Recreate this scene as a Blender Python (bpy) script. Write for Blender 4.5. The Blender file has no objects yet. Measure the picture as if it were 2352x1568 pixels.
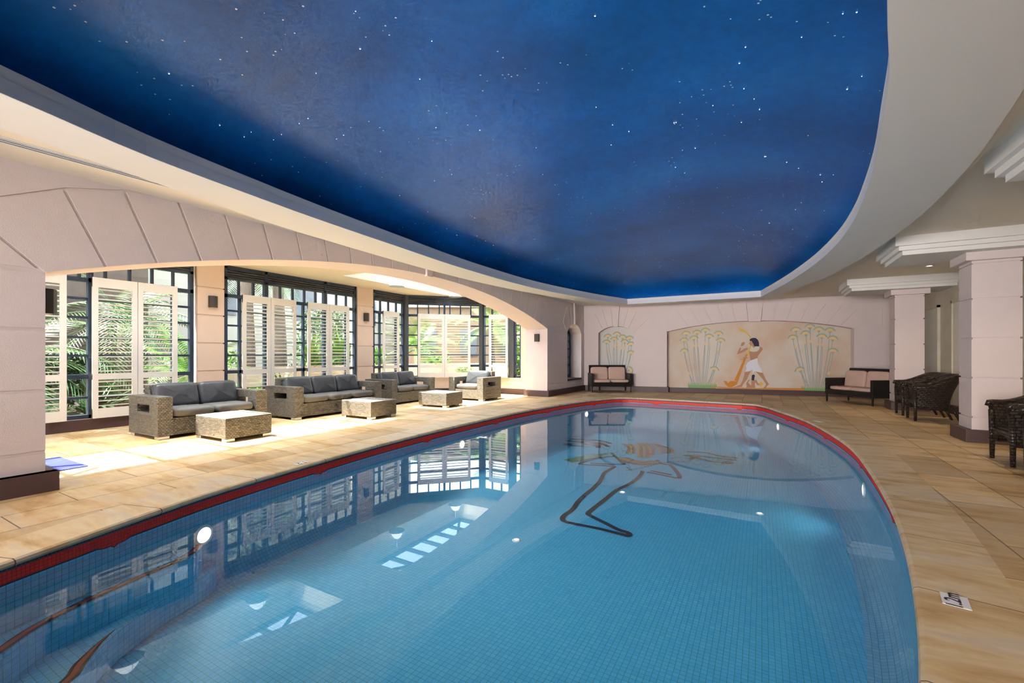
import bpy, bmesh, math, random
from mathutils import Vector, Matrix
from mathutils.geometry import tessellate_polygon
rnd = random.Random(7)
D = bpy.data
SC = bpy.context.scene
COL = SC.collection
PI = math.pi
# ---------------------------------------------------------------- camera geometry (used to lay out the plan)
TH = math.radians(29.49); ST, CT = math.sin(TH), math.cos(TH)
FP = 1015.0; EYE = 1.4; CX = 1176.0; HY = 814.0
def gp(px, py, z=0.0):
    d = (EYE - z) * FP / (py - HY); l = (px - CX) / FP * d
    return (-d * ST + l * CT, d * CT + l * ST)
def vhit(px, py, p, u):
    r = (px - CX) / FP; dx, dy = -ST + r * CT, CT + r * ST
    det = -dx * u[1] + dy * u[0]
    t = (-p[0] * u[1] + p[1] * u[0]) / det
    return (t * dx, t * dy, EYE + (HY - py) / FP * t)
# ---------------------------------------------------------------- materials
def nm(name):
    m = D.materials.new(name); m.use_nodes = True
    nt = m.node_tree; b = nt.nodes['Principled BSDF']
    return m, nt, b
def N(nt, typ, **kw):
    n = nt.nodes.new(typ)
    for k, v in kw.items():
        if k.startswith('i_'): n.inputs[k[2:].replace('_', ' ')].default_value = v
        else: setattr(n, k, v)
    return n
def mat(name, col, rough=0.6, metal=0.0, spec=0.5, noise=0.0, nscale=6.0, bump=0.0, bscale=80.0, coat=0.0):
    m, nt, b = nm(name)
    b.inputs['Base Color'].default_value = (*col, 1)
    b.inputs['Roughness'].default_value = rough
    b.inputs['Metallic'].default_value = metal
    b.inputs['Specular IOR Level'].default_value = spec
    if coat: b.inputs['Coat Weight'].default_value = coat
    tc = N(nt, 'ShaderNodeTexCoord')
    if noise:
        t = N(nt, 'ShaderNodeTexNoise'); t.inputs['Scale'].default_value = nscale; t.inputs['Detail'].default_value = 5
        nt.links.new(tc.outputs['Object'], t.inputs['Vector'])
        mx = N(nt, 'ShaderNodeMix', data_type='RGBA')
        mx.inputs[6].default_value = (*[c * (1 - noise) for c in col], 1)
        mx.inputs[7].default_value = (*[min(1, c * (1 + noise)) for c in col], 1)
        nt.links.new(t.outputs['Fac'], mx.inputs[0]); nt.links.new(mx.outputs[2], b.inputs['Base Color'])
    if bump:
        t = N(nt, 'ShaderNodeTexNoise'); t.inputs['Scale'].default_value = bscale
        nt.links.new(tc.outputs['Object'], t.inputs['Vector'])
        bp = N(nt, 'ShaderNodeBump'); bp.inputs['Strength'].default_value = bump; bp.inputs['Distance'].default_value = 0.01
        nt.links.new(t.outputs['Fac'], bp.inputs['Height']); nt.links.new(bp.outputs['Normal'], b.inputs['Normal'])
    return m
def emis(name, col, s):
    m, nt, b = nm(name)
    b.inputs['Base Color'].default_value = (*col, 1)
    b.inputs['Emission Color'].default_value = (*col, 1); b.inputs['Emission Strength'].default_value = s; m.cycles.emission_sampling = 'NONE'
    return m
def ramp(nt, stops):
    r = N(nt, 'ShaderNodeValToRGB'); e = r.color_ramp.elements
    e[0].position = stops[0][0]; e[0].color = (*stops[0][1], 1)
    e[1].position = stops[-1][0]; e[1].color = (*stops[-1][1], 1)
    for p, c in stops[1:-1]:
        x = e.new(p); x.color = (*c, 1)
    return r
def stone(name, use_bricks=True):
    m, nt, b = nm(name); L = nt.links.new
    tc = N(nt, 'ShaderNodeTexCoord')
    mp = N(nt, 'ShaderNodeMapping'); mp.inputs['Rotation'].default_value = (0, 0, 1.25)
    L(tc.outputs['Object'], mp.inputs['Vector'])
    mp.inputs['Scale'].default_value = (0.55, 2.0, 1)
    n1 = N(nt, 'ShaderNodeTexNoise'); n1.inputs['Scale'].default_value = 1.6; n1.inputs['Detail'].default_value = 7; n1.inputs['Roughness'].default_value = 0.62; n1.inputs['Distortion'].default_value = 0.6
    L(mp.outputs[0], n1.inputs['Vector'])
    r = ramp(nt, [(0.28, (0.48, 0.28, 0.115)), (0.42, (0.66, 0.46, 0.23)), (0.52, (0.74, 0.57, 0.34)), (0.64, (0.68, 0.56, 0.41)), (0.76, (0.74, 0.48, 0.20))])
    L(n1.outputs['Fac'], r.inputs['Fac'])
    n2 = N(nt, 'ShaderNodeTexNoise'); n2.inputs['Scale'].default_value = 7.0; n2.inputs['Detail'].default_value = 8
    L(mp.outputs[0], n2.inputs['Vector'])
    mx = N(nt, 'ShaderNodeMix', data_type='RGBA', blend_type='OVERLAY'); mx.inputs[0].default_value = 0.35
    L(r.outputs[0], mx.inputs[6]); L(n2.outputs['Fac'], mx.inputs[7])
    out = mx.outputs[2]
    hgt = None
    if use_bricks:
        bm_ = N(nt, 'ShaderNodeMapping'); bm_.inputs['Rotation'].default_value = (0, 0, 1.5708 if use_bricks == 1 else 0.0)
        L(tc.outputs['Object'], bm_.inputs['Vector'])
        br = N(nt, 'ShaderNodeTexBrick'); br.offset = 0.43; br.squash = 1.0
        br.inputs['Scale'].default_value = 1.0; br.inputs['Brick Width'].default_value = 1.15; br.inputs['Row Height'].default_value = 0.52
        br.inputs['Mortar Size'].default_value = 0.0055; br.inputs['Mortar Smooth'].default_value = 0.2; br.inputs['Bias'].default_value = 0.0
        br.inputs['Color1'].default_value = (0.80, 0.74, 0.66, 1); br.inputs['Color2'].default_value = (1.18, 1.12, 1.02, 1); br.inputs['Mortar'].default_value = (0.34, 0.28, 0.23, 1)
        L(bm_.outputs[0], br.inputs['Vector'])
        m2 = N(nt, 'ShaderNodeMix', data_type='RGBA', blend_type='MULTIPLY'); m2.inputs[0].default_value = 1.0
        L(out, m2.inputs[6]); L(br.outputs['Color'], m2.inputs[7]); out = m2.outputs[2]; hgt = br.outputs['Fac']
    else:
        uv = N(nt, 'ShaderNodeUVMap')
        sx = N(nt, 'ShaderNodeSeparateXYZ'); L(uv.outputs[0], sx.inputs[0])
        fr = N(nt, 'ShaderNodeMath', operation='FRACT'); L(sx.outputs[0], fr.inputs[0])
        cmp_ = N(nt, 'ShaderNodeMath', operation='LESS_THAN'); cmp_.inputs[1].default_value = 0.008; L(fr.outputs[0], cmp_.inputs[0])
        m2 = N(nt, 'ShaderNodeMix', data_type='RGBA'); L(cmp_.outputs[0], m2.inputs[0]); L(out, m2.inputs[6])
        m2.inputs[7].default_value = (0.16, 0.11, 0.08, 1); out = m2.outputs[2]; hgt = cmp_.outputs[0]
    L(out, b.inputs['Base Color'])
    b.inputs['Roughness'].default_value = 0.5
    b.inputs['Specular IOR Level'].default_value = 0.3
    bp = N(nt, 'ShaderNodeBump'); bp.inputs['Strength'].default_value = 0.4; bp.inputs['Distance'].default_value = 0.004; bp.invert = True
    L(hgt, bp.inputs['Height']); L(bp.outputs['Normal'], b.inputs['Normal'])
    return m
def tiles(name, col, col2, grout, size=0.045, rough=0.55, src='Object', red=False):
    m, nt, b = nm(name); L = nt.links.new
    if src == 'UV':
        uv = N(nt, 'ShaderNodeUVMap'); vec = uv.outputs[0]
    else:
        tc = N(nt, 'ShaderNodeTexCoord'); ge = N(nt, 'ShaderNodeNewGeometry')
        s1 = N(nt, 'ShaderNodeSeparateXYZ'); L(tc.outputs['Object'], s1.inputs[0]); s2 = N(nt, 'ShaderNodeSeparateXYZ'); L(ge.outputs['Normal'], s2.inputs[0])
        ab = N(nt, 'ShaderNodeMath', operation='ABSOLUTE'); L(s2.outputs[2], ab.inputs[0]); lt = N(nt, 'ShaderNodeMath', operation='LESS_THAN'); lt.inputs[1].default_value = .6; L(ab.outputs[0], lt.inputs[0])
        c1 = N(nt, 'ShaderNodeCombineXYZ'); L(s1.outputs[1], c1.inputs[0]); L(s1.outputs[2], c1.inputs[1])
        mv = N(nt, 'ShaderNodeMix', data_type='VECTOR'); L(lt.outputs[0], mv.inputs[0]); L(tc.outputs['Object'], mv.inputs[4]); L(c1.outputs[0], mv.inputs[5]); vec = mv.outputs[1]
    br = N(nt, 'ShaderNodeTexBrick'); br.offset = 0.0; br.squash = 1.0
    br.inputs['Scale'].default_value = 1.0; br.inputs['Brick Width'].default_value = size; br.inputs['Row Height'].default_value = size
    br.inputs['Mortar Size'].default_value = size * 0.045; br.inputs['Mortar Smooth'].default_value = 0.1
    br.inputs['Color1'].default_value = (*col, 1); br.inputs['Color2'].default_value = (*col2, 1); br.inputs['Mortar'].default_value = (*grout, 1)
    L(vec, br.inputs['Vector']); L(br.outputs['Color'], b.inputs['Base Color'])
    if red: br.inputs['Bias'].default_value = -0.55
    b.inputs['Roughness'].default_value = rough
    return m
def wicker(name, c1, c2, sc=55, gl=0.35):
    m, nt, b = nm(name); L = nt.links.new
    tc = N(nt, 'ShaderNodeTexCoord')
    sx = N(nt, 'ShaderNodeSeparateXYZ'); L(tc.outputs['Object'], sx.inputs[0])
    ad = N(nt, 'ShaderNodeMath', operation='ADD'); L(sx.outputs[0], ad.inputs[0]); L(sx.outputs[1], ad.inputs[1])
    cb = N(nt, 'ShaderNodeCombineXYZ'); L(ad.outputs[0], cb.inputs[0]); L(sx.outputs[2], cb.inputs[1])
    br = N(nt, 'ShaderNodeTexBrick'); br.offset = 0.5
    br.inputs['Scale'].default_value = sc; br.inputs['Brick Width'].default_value = 1.7; br.inputs['Row Height'].default_value = 1.0
    br.inputs['Mortar Size'].default_value = 0.20; br.inputs['Mortar Smooth'].default_value = 1.0
    br.inputs['Color1'].default_value = (*c1, 1); br.inputs['Color2'].default_value = (*c2, 1); br.inputs['Mortar'].default_value = (*[x * 0.45 for x in c2], 1)
    L(cb.outputs[0], br.inputs['Vector']); L(br.outputs['Color'], b.inputs['Base Color'])
    bp = N(nt, 'ShaderNodeBump'); bp.inputs['Strength'].default_value = 0.9; bp.inputs['Distance'].default_value = 0.012; bp.invert = True
    L(br.outputs['Fac'], bp.inputs['Height']); L(bp.outputs['Normal'], b.inputs['Normal'])
    b.inputs['Roughness'].default_value = gl
    return m
def thin_gloss(name, tint, ior=1.45, rough=0.0, bumpscale=None, bump=0.0):
    m, nt, b = nm(name); L = nt.links.new
    nt.nodes.remove(b); out = nt.nodes['Material Output']
    tr = N(nt, 'ShaderNodeBsdfTransparent'); tr.inputs[0].default_value = (*tint, 1)
    gl = N(nt, 'ShaderNodeBsdfGlossy'); gl.inputs['Roughness'].default_value = rough
    lw = N(nt, 'ShaderNodeLayerWeight'); lw.inputs['Blend'].default_value = 0.5; f0 = ((ior - 1) / (ior + 1)) ** 2
    pw = N(nt, 'ShaderNodeMath', operation='POWER'); pw.inputs[1].default_value = 5.0; L(lw.outputs['Facing'], pw.inputs[0])
    fr = N(nt, 'ShaderNodeMath', operation='MULTIPLY_ADD'); fr.inputs[1].default_value = 1 - f0; fr.inputs[2].default_value = f0; L(pw.outputs[0], fr.inputs[0])
    mx = N(nt, 'ShaderNodeMixShader'); L(fr.outputs[0], mx.inputs[0]); L(tr.outputs[0], mx.inputs[1]); L(gl.outputs[0], mx.inputs[2])
    if bump:
        tc = N(nt, 'ShaderNodeTexCoord')
        t = N(nt, 'ShaderNodeTexNoise'); t.inputs['Scale'].default_value = bumpscale; t.inputs['Detail'].default_value = 1.5
        L(tc.outputs['Object'], t.inputs['Vector'])
        bp = N(nt, 'ShaderNodeBump'); bp.inputs['Strength'].default_value = 1.0; bp.inputs['Distance'].default_value = bump
        L(t.outputs['Fac'], bp.inputs['Height']); L(bp.outputs['Normal'], gl.inputs['Normal'])
    L(mx.outputs[0], out.inputs[0])
    return m
def dome_mat():
    m, nt, b = nm('blue_dome_paint'); L = nt.links.new
    tc = N(nt, 'ShaderNodeTexCoord')
    n1 = N(nt, 'ShaderNodeTexNoise'); n1.inputs['Scale'].default_value = 0.5; n1.inputs['Detail'].default_value = 6
    L(tc.outputs['Object'], n1.inputs['Vector'])
    r = ramp(nt, [(0.3, (0.003, 0.080, 0.29)), (0.55, (0.004, 0.130, 0.47)), (0.75, (0.008, 0.19, 0.58))])
    L(n1.outputs['Fac'], r.inputs['Fac'])
    n3 = N(nt, 'ShaderNodeTexNoise'); n3.inputs['Scale'].default_value = 9; n3.inputs['Detail'].default_value = 8; n3.inputs['Roughness'].default_value = 0.7
    L(tc.outputs['Object'], n3.inputs['Vector'])
    ov = N(nt, 'ShaderNodeMix', data_type='RGBA', blend_type='OVERLAY'); ov.inputs[0].default_value = 0.4
    L(r.outputs[0], ov.inputs[6]); L(n3.outputs['Fac'], ov.inputs[7])
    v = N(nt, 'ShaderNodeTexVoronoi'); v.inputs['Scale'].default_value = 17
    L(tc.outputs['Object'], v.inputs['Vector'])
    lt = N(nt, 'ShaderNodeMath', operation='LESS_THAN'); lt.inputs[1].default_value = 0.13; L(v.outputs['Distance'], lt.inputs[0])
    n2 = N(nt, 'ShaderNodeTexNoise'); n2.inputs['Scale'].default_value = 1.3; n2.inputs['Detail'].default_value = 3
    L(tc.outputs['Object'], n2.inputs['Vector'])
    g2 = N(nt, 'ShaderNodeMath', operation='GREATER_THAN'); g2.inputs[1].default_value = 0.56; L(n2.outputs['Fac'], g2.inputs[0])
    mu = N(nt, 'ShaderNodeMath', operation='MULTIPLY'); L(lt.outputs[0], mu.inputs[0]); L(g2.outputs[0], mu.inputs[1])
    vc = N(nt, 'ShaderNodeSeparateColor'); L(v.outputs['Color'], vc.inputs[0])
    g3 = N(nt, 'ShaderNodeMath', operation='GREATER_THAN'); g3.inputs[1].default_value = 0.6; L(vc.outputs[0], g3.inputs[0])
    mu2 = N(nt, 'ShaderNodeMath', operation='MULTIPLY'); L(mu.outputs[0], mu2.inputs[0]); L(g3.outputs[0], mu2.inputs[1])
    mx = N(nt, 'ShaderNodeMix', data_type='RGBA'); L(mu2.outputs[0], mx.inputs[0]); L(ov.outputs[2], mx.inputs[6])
    mx.inputs[7].default_value = (0.75, 0.85, 0.95, 1)  # scattered pale glints painted into the base colour
    L(mx.outputs[2], b.inputs['Base Color'])
    b.inputs['Roughness'].default_value = 0.38; b.inputs['Specular IOR Level'].default_value = 0.3
    bp = N(nt, 'ShaderNodeBump'); bp.inputs['Strength'].default_value = 0.35; bp.inputs['Distance'].default_value = 0.01
    L(n3.outputs['Fac'], bp.inputs['Height']); L(bp.outputs['Normal'], b.inputs['Normal'])
    return m
M = {}
M['pink'] = mat('pink_plaster', (0.70, 0.60, 0.59), 0.85, noise=0.05, nscale=3, bump=0.12, bscale=120)
M['cream2'] = mat('sun_warmed_cream_paint', (0.85, 0.74, 0.56), 0.85)  # cream paint with the warm sun bounce put into its colour
M['cream'] = mat('cream_ceiling_paint', (0.80, 0.73, 0.62), 0.85, noise=0.03, nscale=2)
M['white'] = mat('white_ceiling_paint', (0.74, 0.72, 0.70), 0.8, noise=0.03, nscale=2)
M['lip'] = mat('grey_white_paint', (0.66, 0.66, 0.70), 0.7)
M['plinth'] = mat('maroon_brown_plinth', (0.085, 0.045, 0.045), 0.5)
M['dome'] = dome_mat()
M['floor'] = stone('sandstone_paving', 1)
M['coping'] = stone('sandstone_coping', 0)
M['ptile'] = tiles('pale_blue_mosaic', (0.11, 0.60, 0.95), (0.15, 0.66, 0.98), (0.06, 0.36, 0.54))
M['ptile_uv'] = tiles('pale_blue_mosaic_wall', (0.23, 0.52, 0.76), (0.28, 0.60, 0.84), (0.06, 0.30, 0.42), src='UV')
M['red'] = tiles('red_mosaic', (1.0, 0.03, 0.012), (0.62, 0.02, 0.02), (0.10, 0.004, 0.006), size=0.025, src='UV', red=True)
M['navy'] = tiles('navy_mosaic', (0.02, 0.02, 0.06), (0.05, 0.05, 0.12), (0.2, 0.2, 0.2), size=0.025, src='UV')
M['water'] = thin_gloss('pool_water', (0.90, 0.99, 1.0), 1.38, 0.0, 1.1, 0.0006)
M['glass'] = thin_gloss('window_glass', (0.93, 0.97, 0.96), 1.5)
M['slate'] = mat('slate_blue_metal', (0.035, 0.05, 0.085), 0.4, spec=0.5)
M['slate2'] = mat('dark_grey_metal', (0.07, 0.075, 0.08), 0.45)
M['shutter'] = mat('white_shutter_paint', (0.86, 0.82, 0.76), 0.5)
M['wick'] = wicker('grey_brown_wicker', (0.225, 0.205, 0.18), (0.12, 0.11, 0.098), 36)
M['dwick'] = wicker('dark_brown_wicker', (0.045, 0.026, 0.018), (0.022, 0.013, 0.010), 26, 0.38)
M['bwick'] = wicker('black_brown_wicker', (0.022, 0.016, 0.014), (0.012, 0.010, 0.009), 60, 0.4)
M['charcoal'] = mat('charcoal_cushion_fabric', (0.06, 0.064, 0.075), 0.38, noise=0.12, nscale=5, bump=0.35, bscale=14)
M['taupe'] = mat('grey_seat_cushion', (0.12, 0.118, 0.115), 0.6, noise=0.08)
M['rose'] = mat('dusty_pink_cushion', (0.60, 0.41, 0.33), 0.85, noise=0.05, bump=0.2, bscale=12)
M['metal'] = mat('brushed_aluminium', (0.7, 0.7, 0.7), 0.3, metal=1.0)
M['bronze'] = mat('dark_bronze', (0.06, 0.045, 0.035), 0.5)
M['black'] = mat('black_paint', (0.012, 0.012, 0.014), 0.5)
M['navyb'] = mat('navy_paint', (0.02, 0.02, 0.05), 0.5)
M['whitep'] = mat('white_plastic', (0.85, 0.85, 0.88), 0.4)
M['lampw'] = emis('white_lamp_shade', (0.95, 0.93, 0.88), 2.6)
M['mat_blue'] = wicker('blue_rubber_mat', (0.03, 0.05, 0.42), (0.02, 0.03, 0.3), 30, 0.6)
M['travert'] = mat('travertine_cladding', (0.66, 0.60, 0.48), 0.5, noise=0.18, nscale=3)
M['panel'] = mat('pale_plaster_panel', (0.72, 0.69, 0.62), 0.6)
M['bulb'] = emis('warm_downlight_lens', (1.0, 0.85, 0.6), 14)
M['strip'] = emis('dim_red_strip', (1.0, .22, .25), 2.0); M['strip'].cycles.emission_sampling = 'AUTO'
M['plight'] = emis('pool_lamp_lens', (1.0, 1.0, 0.95), 2.5)
M['leaf1'] = mat('palm_leaf_green', (0.022, 0.068, 0.007), 0.45, noise=0.4, nscale=2.5)
M['leaf2'] = mat('bright_leaf_green', (0.075, 0.18, 0.012), 0.45, noise=0.35, nscale=3)
M['leaf3'] = mat('deep_leaf_green', (0.015, 0.05, 0.008), 0.45, noise=0.4, nscale=3)
M['trunk'] = mat('palm_trunk_bark', (0.12, 0.085, 0.06), 0.9, noise=0.45, nscale=9, bump=0.8, bscale=25)
M['soil'] = mat('garden_soil', (0.13, 0.09, 0.06), 0.95, noise=0.3)
M['rwall'] = mat('beige_render', (0.36, 0.31, 0.24), 0.9, noise=0.06)
M['bwall'] = mat('beige_building_render', (0.26, 0.24, 0.19), 0.9, noise=0.04, nscale=0.6)
M['terra'] = mat('terracotta_render', (0.15, 0.095, 0.055), 0.9, noise=0.12)
M['fence'] = mat('dark_timber', (0.05, 0.03, 0.018), 0.8, noise=0.4, nscale=5)
# ---------------------------------------------------------------- mesh builder
class MB:
    def __init__(s): s.v = []; s.f = []; s.uv = None
    def add(s, vs, fs):
        o = len(s.v); s.v += [tuple(v) for v in vs]; s.f += [tuple(i + o for i in f) for f in fs]; return s
    def box(s, x0, x1, y0, y1, z0, z1, mtx=None):
        vs = [(x, y, z) for z in (z0, z1) for y in (y0, y1) for x in (x0, x1)]
        if mtx is not None: vs = [mtx @ Vector(v) for v in vs]
        return s.add(vs, [(0, 2, 3, 1), (4, 5, 7, 6), (0, 1, 5, 4), (1, 3, 7, 5), (3, 2, 6, 7), (2, 0, 4, 6)])
    def prism(s, poly, z0, z1, f=None):     # poly in 2-D, f maps (a,b,h)->3-D
        f = f or (lambda a, b, h: (a, b, h)); n = len(poly)
        vs = [f(a, b, z0) for a, b in poly] + [f(a, b, z1) for a, b in poly]
        tri = tessellate_polygon([[Vector((a, b, 0)) for a, b in poly]])
        fs = [tuple(t) for t in tri] + [tuple(i + n for i in reversed(t)) for t in tri]
        fs += [(i, (i + 1) % n, n + (i + 1) % n, n + i) for i in range(n)]
        return s.add(vs, fs)
    def holed(s, outer, holes, z0, z1, f):
        loops = [outer] + holes; flat = [p for l in loops for p in l]; n = len(flat)
        tri = tessellate_polygon([[Vector((a, b, 0)) for a, b in l] for l in loops])
        vs = [f(a, b, z0) for a, b in flat] + [f(a, b, z1) for a, b in flat]
        fs = [tuple(t) for t in tri] + [tuple(i + n for i in reversed(t)) for t in tri]
        o = 0
        for l in loops:
            k = len(l)
            fs += [(o + i, o + (i + 1) % k, n + o + (i + 1) % k, n + o + i) for i in range(k)]
            o += k
        return s.add(vs, fs)
    def tube(s, pts, r, n=8, cap=True, flat=None):
        pts = [Vector(p) for p in pts]; k = len(pts); rs = r if isinstance(r, (list, tuple)) else [r] * k
        vs = []; up = Vector((0, 0, 1))
        for i, p in enumerate(pts):
            t = (pts[min(i + 1, k - 1)] - pts[max(i - 1, 0)]).normalized()
            a = up if abs(t.z) < 0.95 else Vector((1, 0, 0))
            u = t.cross(a).normalized(); w = u.cross(t)
            for j in range(n):
                an = 2 * PI * j / n
                vs.append(p + u * math.cos(an) * rs[i] + w * math.sin(an) * rs[i])
        fs = [(i * n + j, i * n + (j + 1) % n, (i + 1) * n + (j + 1) % n, (i + 1) * n + j) for i in range(k - 1) for j in range(n)]
        if cap: fs += [tuple(range(n))[::-1], tuple((k - 1) * n + j for j in range(n))]
        return s.add(vs, fs)
    def lathe(s, prof, c=(0, 0, 0), n=24, mtx=None):
        vs = []
        for r, z in prof:
            for j in range(n):
                a = 2 * PI * j / n; v = Vector((c[0] + r * math.cos(a), c[1] + r * math.sin(a), c[2] + z))
                vs.append(mtx @ v if mtx is not None else v)
        k = len(prof)
        fs = [(i * n + j, i * n + (j + 1) % n, (i + 1) * n + (j + 1) % n, (i + 1) * n + j) for i in range(k - 1) for j in range(n)]
        if prof[0][0] > 1e-5: fs.append(tuple(range(n))[::-1])
        if prof[-1][0] > 1e-5: fs.append(tuple((k - 1) * n + j for j in range(n)))
        return s.add(vs, fs)
    def loft(s, rows, closed=True):
        n = len(rows[0]); vs = [p for r in rows for p in r]; m_ = n if closed else n - 1
        return s.add(vs, [(i * n + j, i * n + (j + 1) % n, (i + 1) * n + (j + 1) % n, (i + 1) * n + j) for i in range(len(rows) - 1) for j in range(m_)])
    def build(s, name, m, parent=None, smooth=False, bevel=0.0, uvs=None, kind=None, label=None):
        me = D.meshes.new(name); me.from_pydata(s.v, [], s.f); me.materials.append(m)
        if uvs is not None:
            ul = me.uv_layers.new()
            for lp in me.loops: ul.data[lp.index].uv = uvs[lp.vertex_index]
        bm = bmesh.new(); bm.from_mesh(me)
        if uvs is None: bmesh.ops.remove_doubles(bm, verts=bm.verts, dist=1e-5)
        bmesh.ops.recalc_face_normals(bm, faces=bm.faces)
        bm.to_mesh(me); bm.free()
        if smooth:
            for p in me.polygons: p.use_smooth = True
        o = D.objects.new(name, me); COL.objects.link(o)
        if parent is not None: o.parent = parent
        if bevel:
            b = o.modifiers.new('bevel', 'BEVEL'); b.width = bevel; b.segments = 2; b.limit_method = 'ANGLE'
        if kind: o['kind'] = kind
        if label: o['label'] = label
        return o
def tag(o, label=None, cat=None, group=None, kind=None):
    if label: o['label'] = label
    if cat: o['category'] = cat
    if group: o['group'] = group
    if kind: o['kind'] = kind
    return o
def empty(name, loc=(0, 0, 0), rz=0.0, label=None, cat=None, group=None, kind=None):
    o = D.objects.new(name, None); COL.objects.link(o); o.location = loc; o.rotation_euler = (0, 0, rz)
    o.empty_display_size = 0.1
    return tag(o, label, cat, group, kind)
CH = {}
def copy_tree(o, parent=None):
    c = o.copy(); COL.objects.link(c); c.parent = parent
    for ch in [k for k in D.objects if k.parent is o]: copy_tree(ch, c)
    return c
def copied(o, loc, rz, label, group=None):
    c = copy_tree(o); c.location = loc; c.rotation_euler = (0, 0, rz); c['label'] = label
    if group: c['group'] = group
    return c
def fmap(p0, u, nrm):   # plane frame: a along u, b = z, h along nrm
    return lambda a, b, h: (p0[0] + u[0] * a + nrm[0] * h, p0[1] + u[1] * a + nrm[1] * h, b)
def norm2(x, y):
    l = math.hypot(x, y); return (x / l, y / l)
def catmull(P, seg=6, closed=True):
    out = []; n = len(P)
    for i in range(n if closed else n - 1):
        p0 = P[(i - 1) % n] if closed else P[max(i - 1, 0)]; p1 = P[i]; p2 = P[(i + 1) % n]; p3 = P[(i + 2) % n] if closed else P[min(i + 2, n - 1)]
        for k in range(seg):
            t = k / seg
            out.append(tuple(0.5 * ((2 * b) + (-a + c) * t + (2 * a - 5 * b + 4 * c - d) * t * t + (-a + 3 * b - 3 * c + d) * t ** 3) for a, b, c, d in zip(p0, p1, p2, p3)))
    if not closed: out.append(tuple(P[-1]))
    return out
def offset(poly, d):        # + = outward for counter-clockwise polygon
    n = len(poly); out = []
    for i in range(n):
        a = poly[(i - 1) % n]; b = poly[(i + 1) % n]; t = norm2(b[0] - a[0], b[1] - a[1])
        out.append((poly[i][0] + t[1] * d, poly[i][1] - t[0] * d))
    return out
# ================================================================ POOL
WL = -0.18; PB = -1.0
raw = [(-4.18, 0.3), (-4.42, 0.75), (-4.61, 1.33), (-4.79, 1.91), (-4.95, 2.54), (-5.10, 3.60), (-5.26, 5.24), (-5.30, 7.45), (-5.20, 9.87), (-4.80, 12.44), (-4.42, 13.6), (-4.14, 14.2), (-3.80, 14.46), (-3.0, 14.50), (-2.0, 14.46), (-1.0, 14.40), (-0.40, 14.34), (0.02, 14.0), (0.47, 12.64), (0.85, 11.3), (1.08, 9.82), (1.20, 8.4), (1.18, 7.03), (1.08, 5.38), (0.95, 4.25), (0.80, 3.33), (0.63, 2.52), (0.40, 1.7), (0.05, 0.85), (-0.35, 0.42), (-0.9, 0.2), (-2.0, 0.1), (-3.2, 0.08)]
pool = catmull(raw, 5)            # this order is clockwise seen from above (left side going +Y)
pool = pool[::-1]                 # make counter-clockwise
arc = [0.0]
for i in range(len(pool)): arc.append(arc[-1] + math.dist(pool[i], pool[(i + 1) % len(pool)]))
def ring_loft(prof, name, m, parent=None, smooth=False, closed_prof=False):
    """prof: list of (offset, z); swept round the pool outline with UVs u = arc length, v = profile length"""
    vs = []; uvs = []; n = len(pool) + 1; acc = 0
    for k, (of, z) in enumerate(prof):
        if k: acc += math.dist(prof[k], prof[k - 1])
        ring = offset(pool, of)
        for i in range(n):
            x, y = ring[i % len(pool)]; vs.append((x, y, z)); uvs.append((arc[i], acc))
    mb = MB(); fs = [(k * n + i, k * n + i + 1, (k + 1) * n + i + 1, (k + 1) * n + i) for k in range(len(prof) - 1) for i in range(n - 1)]
    mb.add(vs, fs)
    return mb.build(name, m, parent, smooth=smooth, uvs=uvs)
basin = empty('swimming_pool', (0, 0, 0), 0, 'lens-shaped indoor pool lined with pale blue mosaic and a red tile band', 'swimming pool')
bot_ring = offset(pool, -0.25)
mb = MB()
tri = tessellate_polygon([[Vector((x, y, 0)) for x, y in bot_ring]])
mb.add([(x, y, PB) for x, y in bot_ring], [tuple(t) for t in tri]); mb.build('pool_floor', M['ptile'], basin)
w = ring_loft([(0.0, -0.17), (0.0, -0.78), (-0.02, -0.88), (-0.08, -0.95), (-0.16, -0.99), (-0.25, PB)], 'pool_wall', M['ptile_uv'], basin, True)
ring_loft([(0.001, -0.05), (0.001, -0.078)], 'navy_tile_row', M['navy'], basin)
ring_loft([(0.001, -0.078), (0.001, -0.160)], 'red_tile_band', M['red'], basin)
ring_loft([(0.001, -0.160), (0.001, -0.172)], 'black_tile_line', M['black'], basin)
# pointed drops hanging from the red band
CUSP0 = arc[min(range(len(pool)), key=lambda i: math.dist(pool[i], (-5.09, 3.84)))]
for s0 in range(1, 40):
    s = CUSP0 + (s0 - 20) * 2.36
    if s > arc[-1]: break
    if s < 0: continue
    i = max(k for k in range(len(pool)) if arc[k] <= s); t = (s - arc[i]) / (arc[i + 1] - arc[i])
    a, b = pool[i], pool[(i + 1) % len(pool)]; u = norm2(b[0] - a[0], b[1] - a[1]); nin = (-u[1], u[0])
    p = (a[0] + (b[0] - a[0]) * t, a[1] + (b[1] - a[1]) * t)
    def Q(x, z, off): return (p[0] + u[0] * x + nin[0] * off, p[1] + u[1] * x + nin[1] * off, z)
    for (w_, d_, off, nme, mt) in ((0.13, 0.036, 0.004, 'red_pointed_tile', 'red'), (0.155, 0.046, 0.002, 'black_pointed_outline', 'black')):
        prof = [(-w_, 0), (-w_ * .75, d_ * .35), (-w_ * .45, d_ * .55), (-w_ * .18, d_ * .6), (0, d_), (w_ * .18, d_ * .6), (w_ * .45, d_ * .55), (w_ * .75, d_ * .35), (w_, 0)]
        tgt = MB().add([Q(x, -0.158 - z, off) for x, z in prof], [tuple(range(9))])
        tgt.build(nme, M[mt], basin, uvs=[(v[0] + v[1], v[2]) for v in tgt.v])
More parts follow.
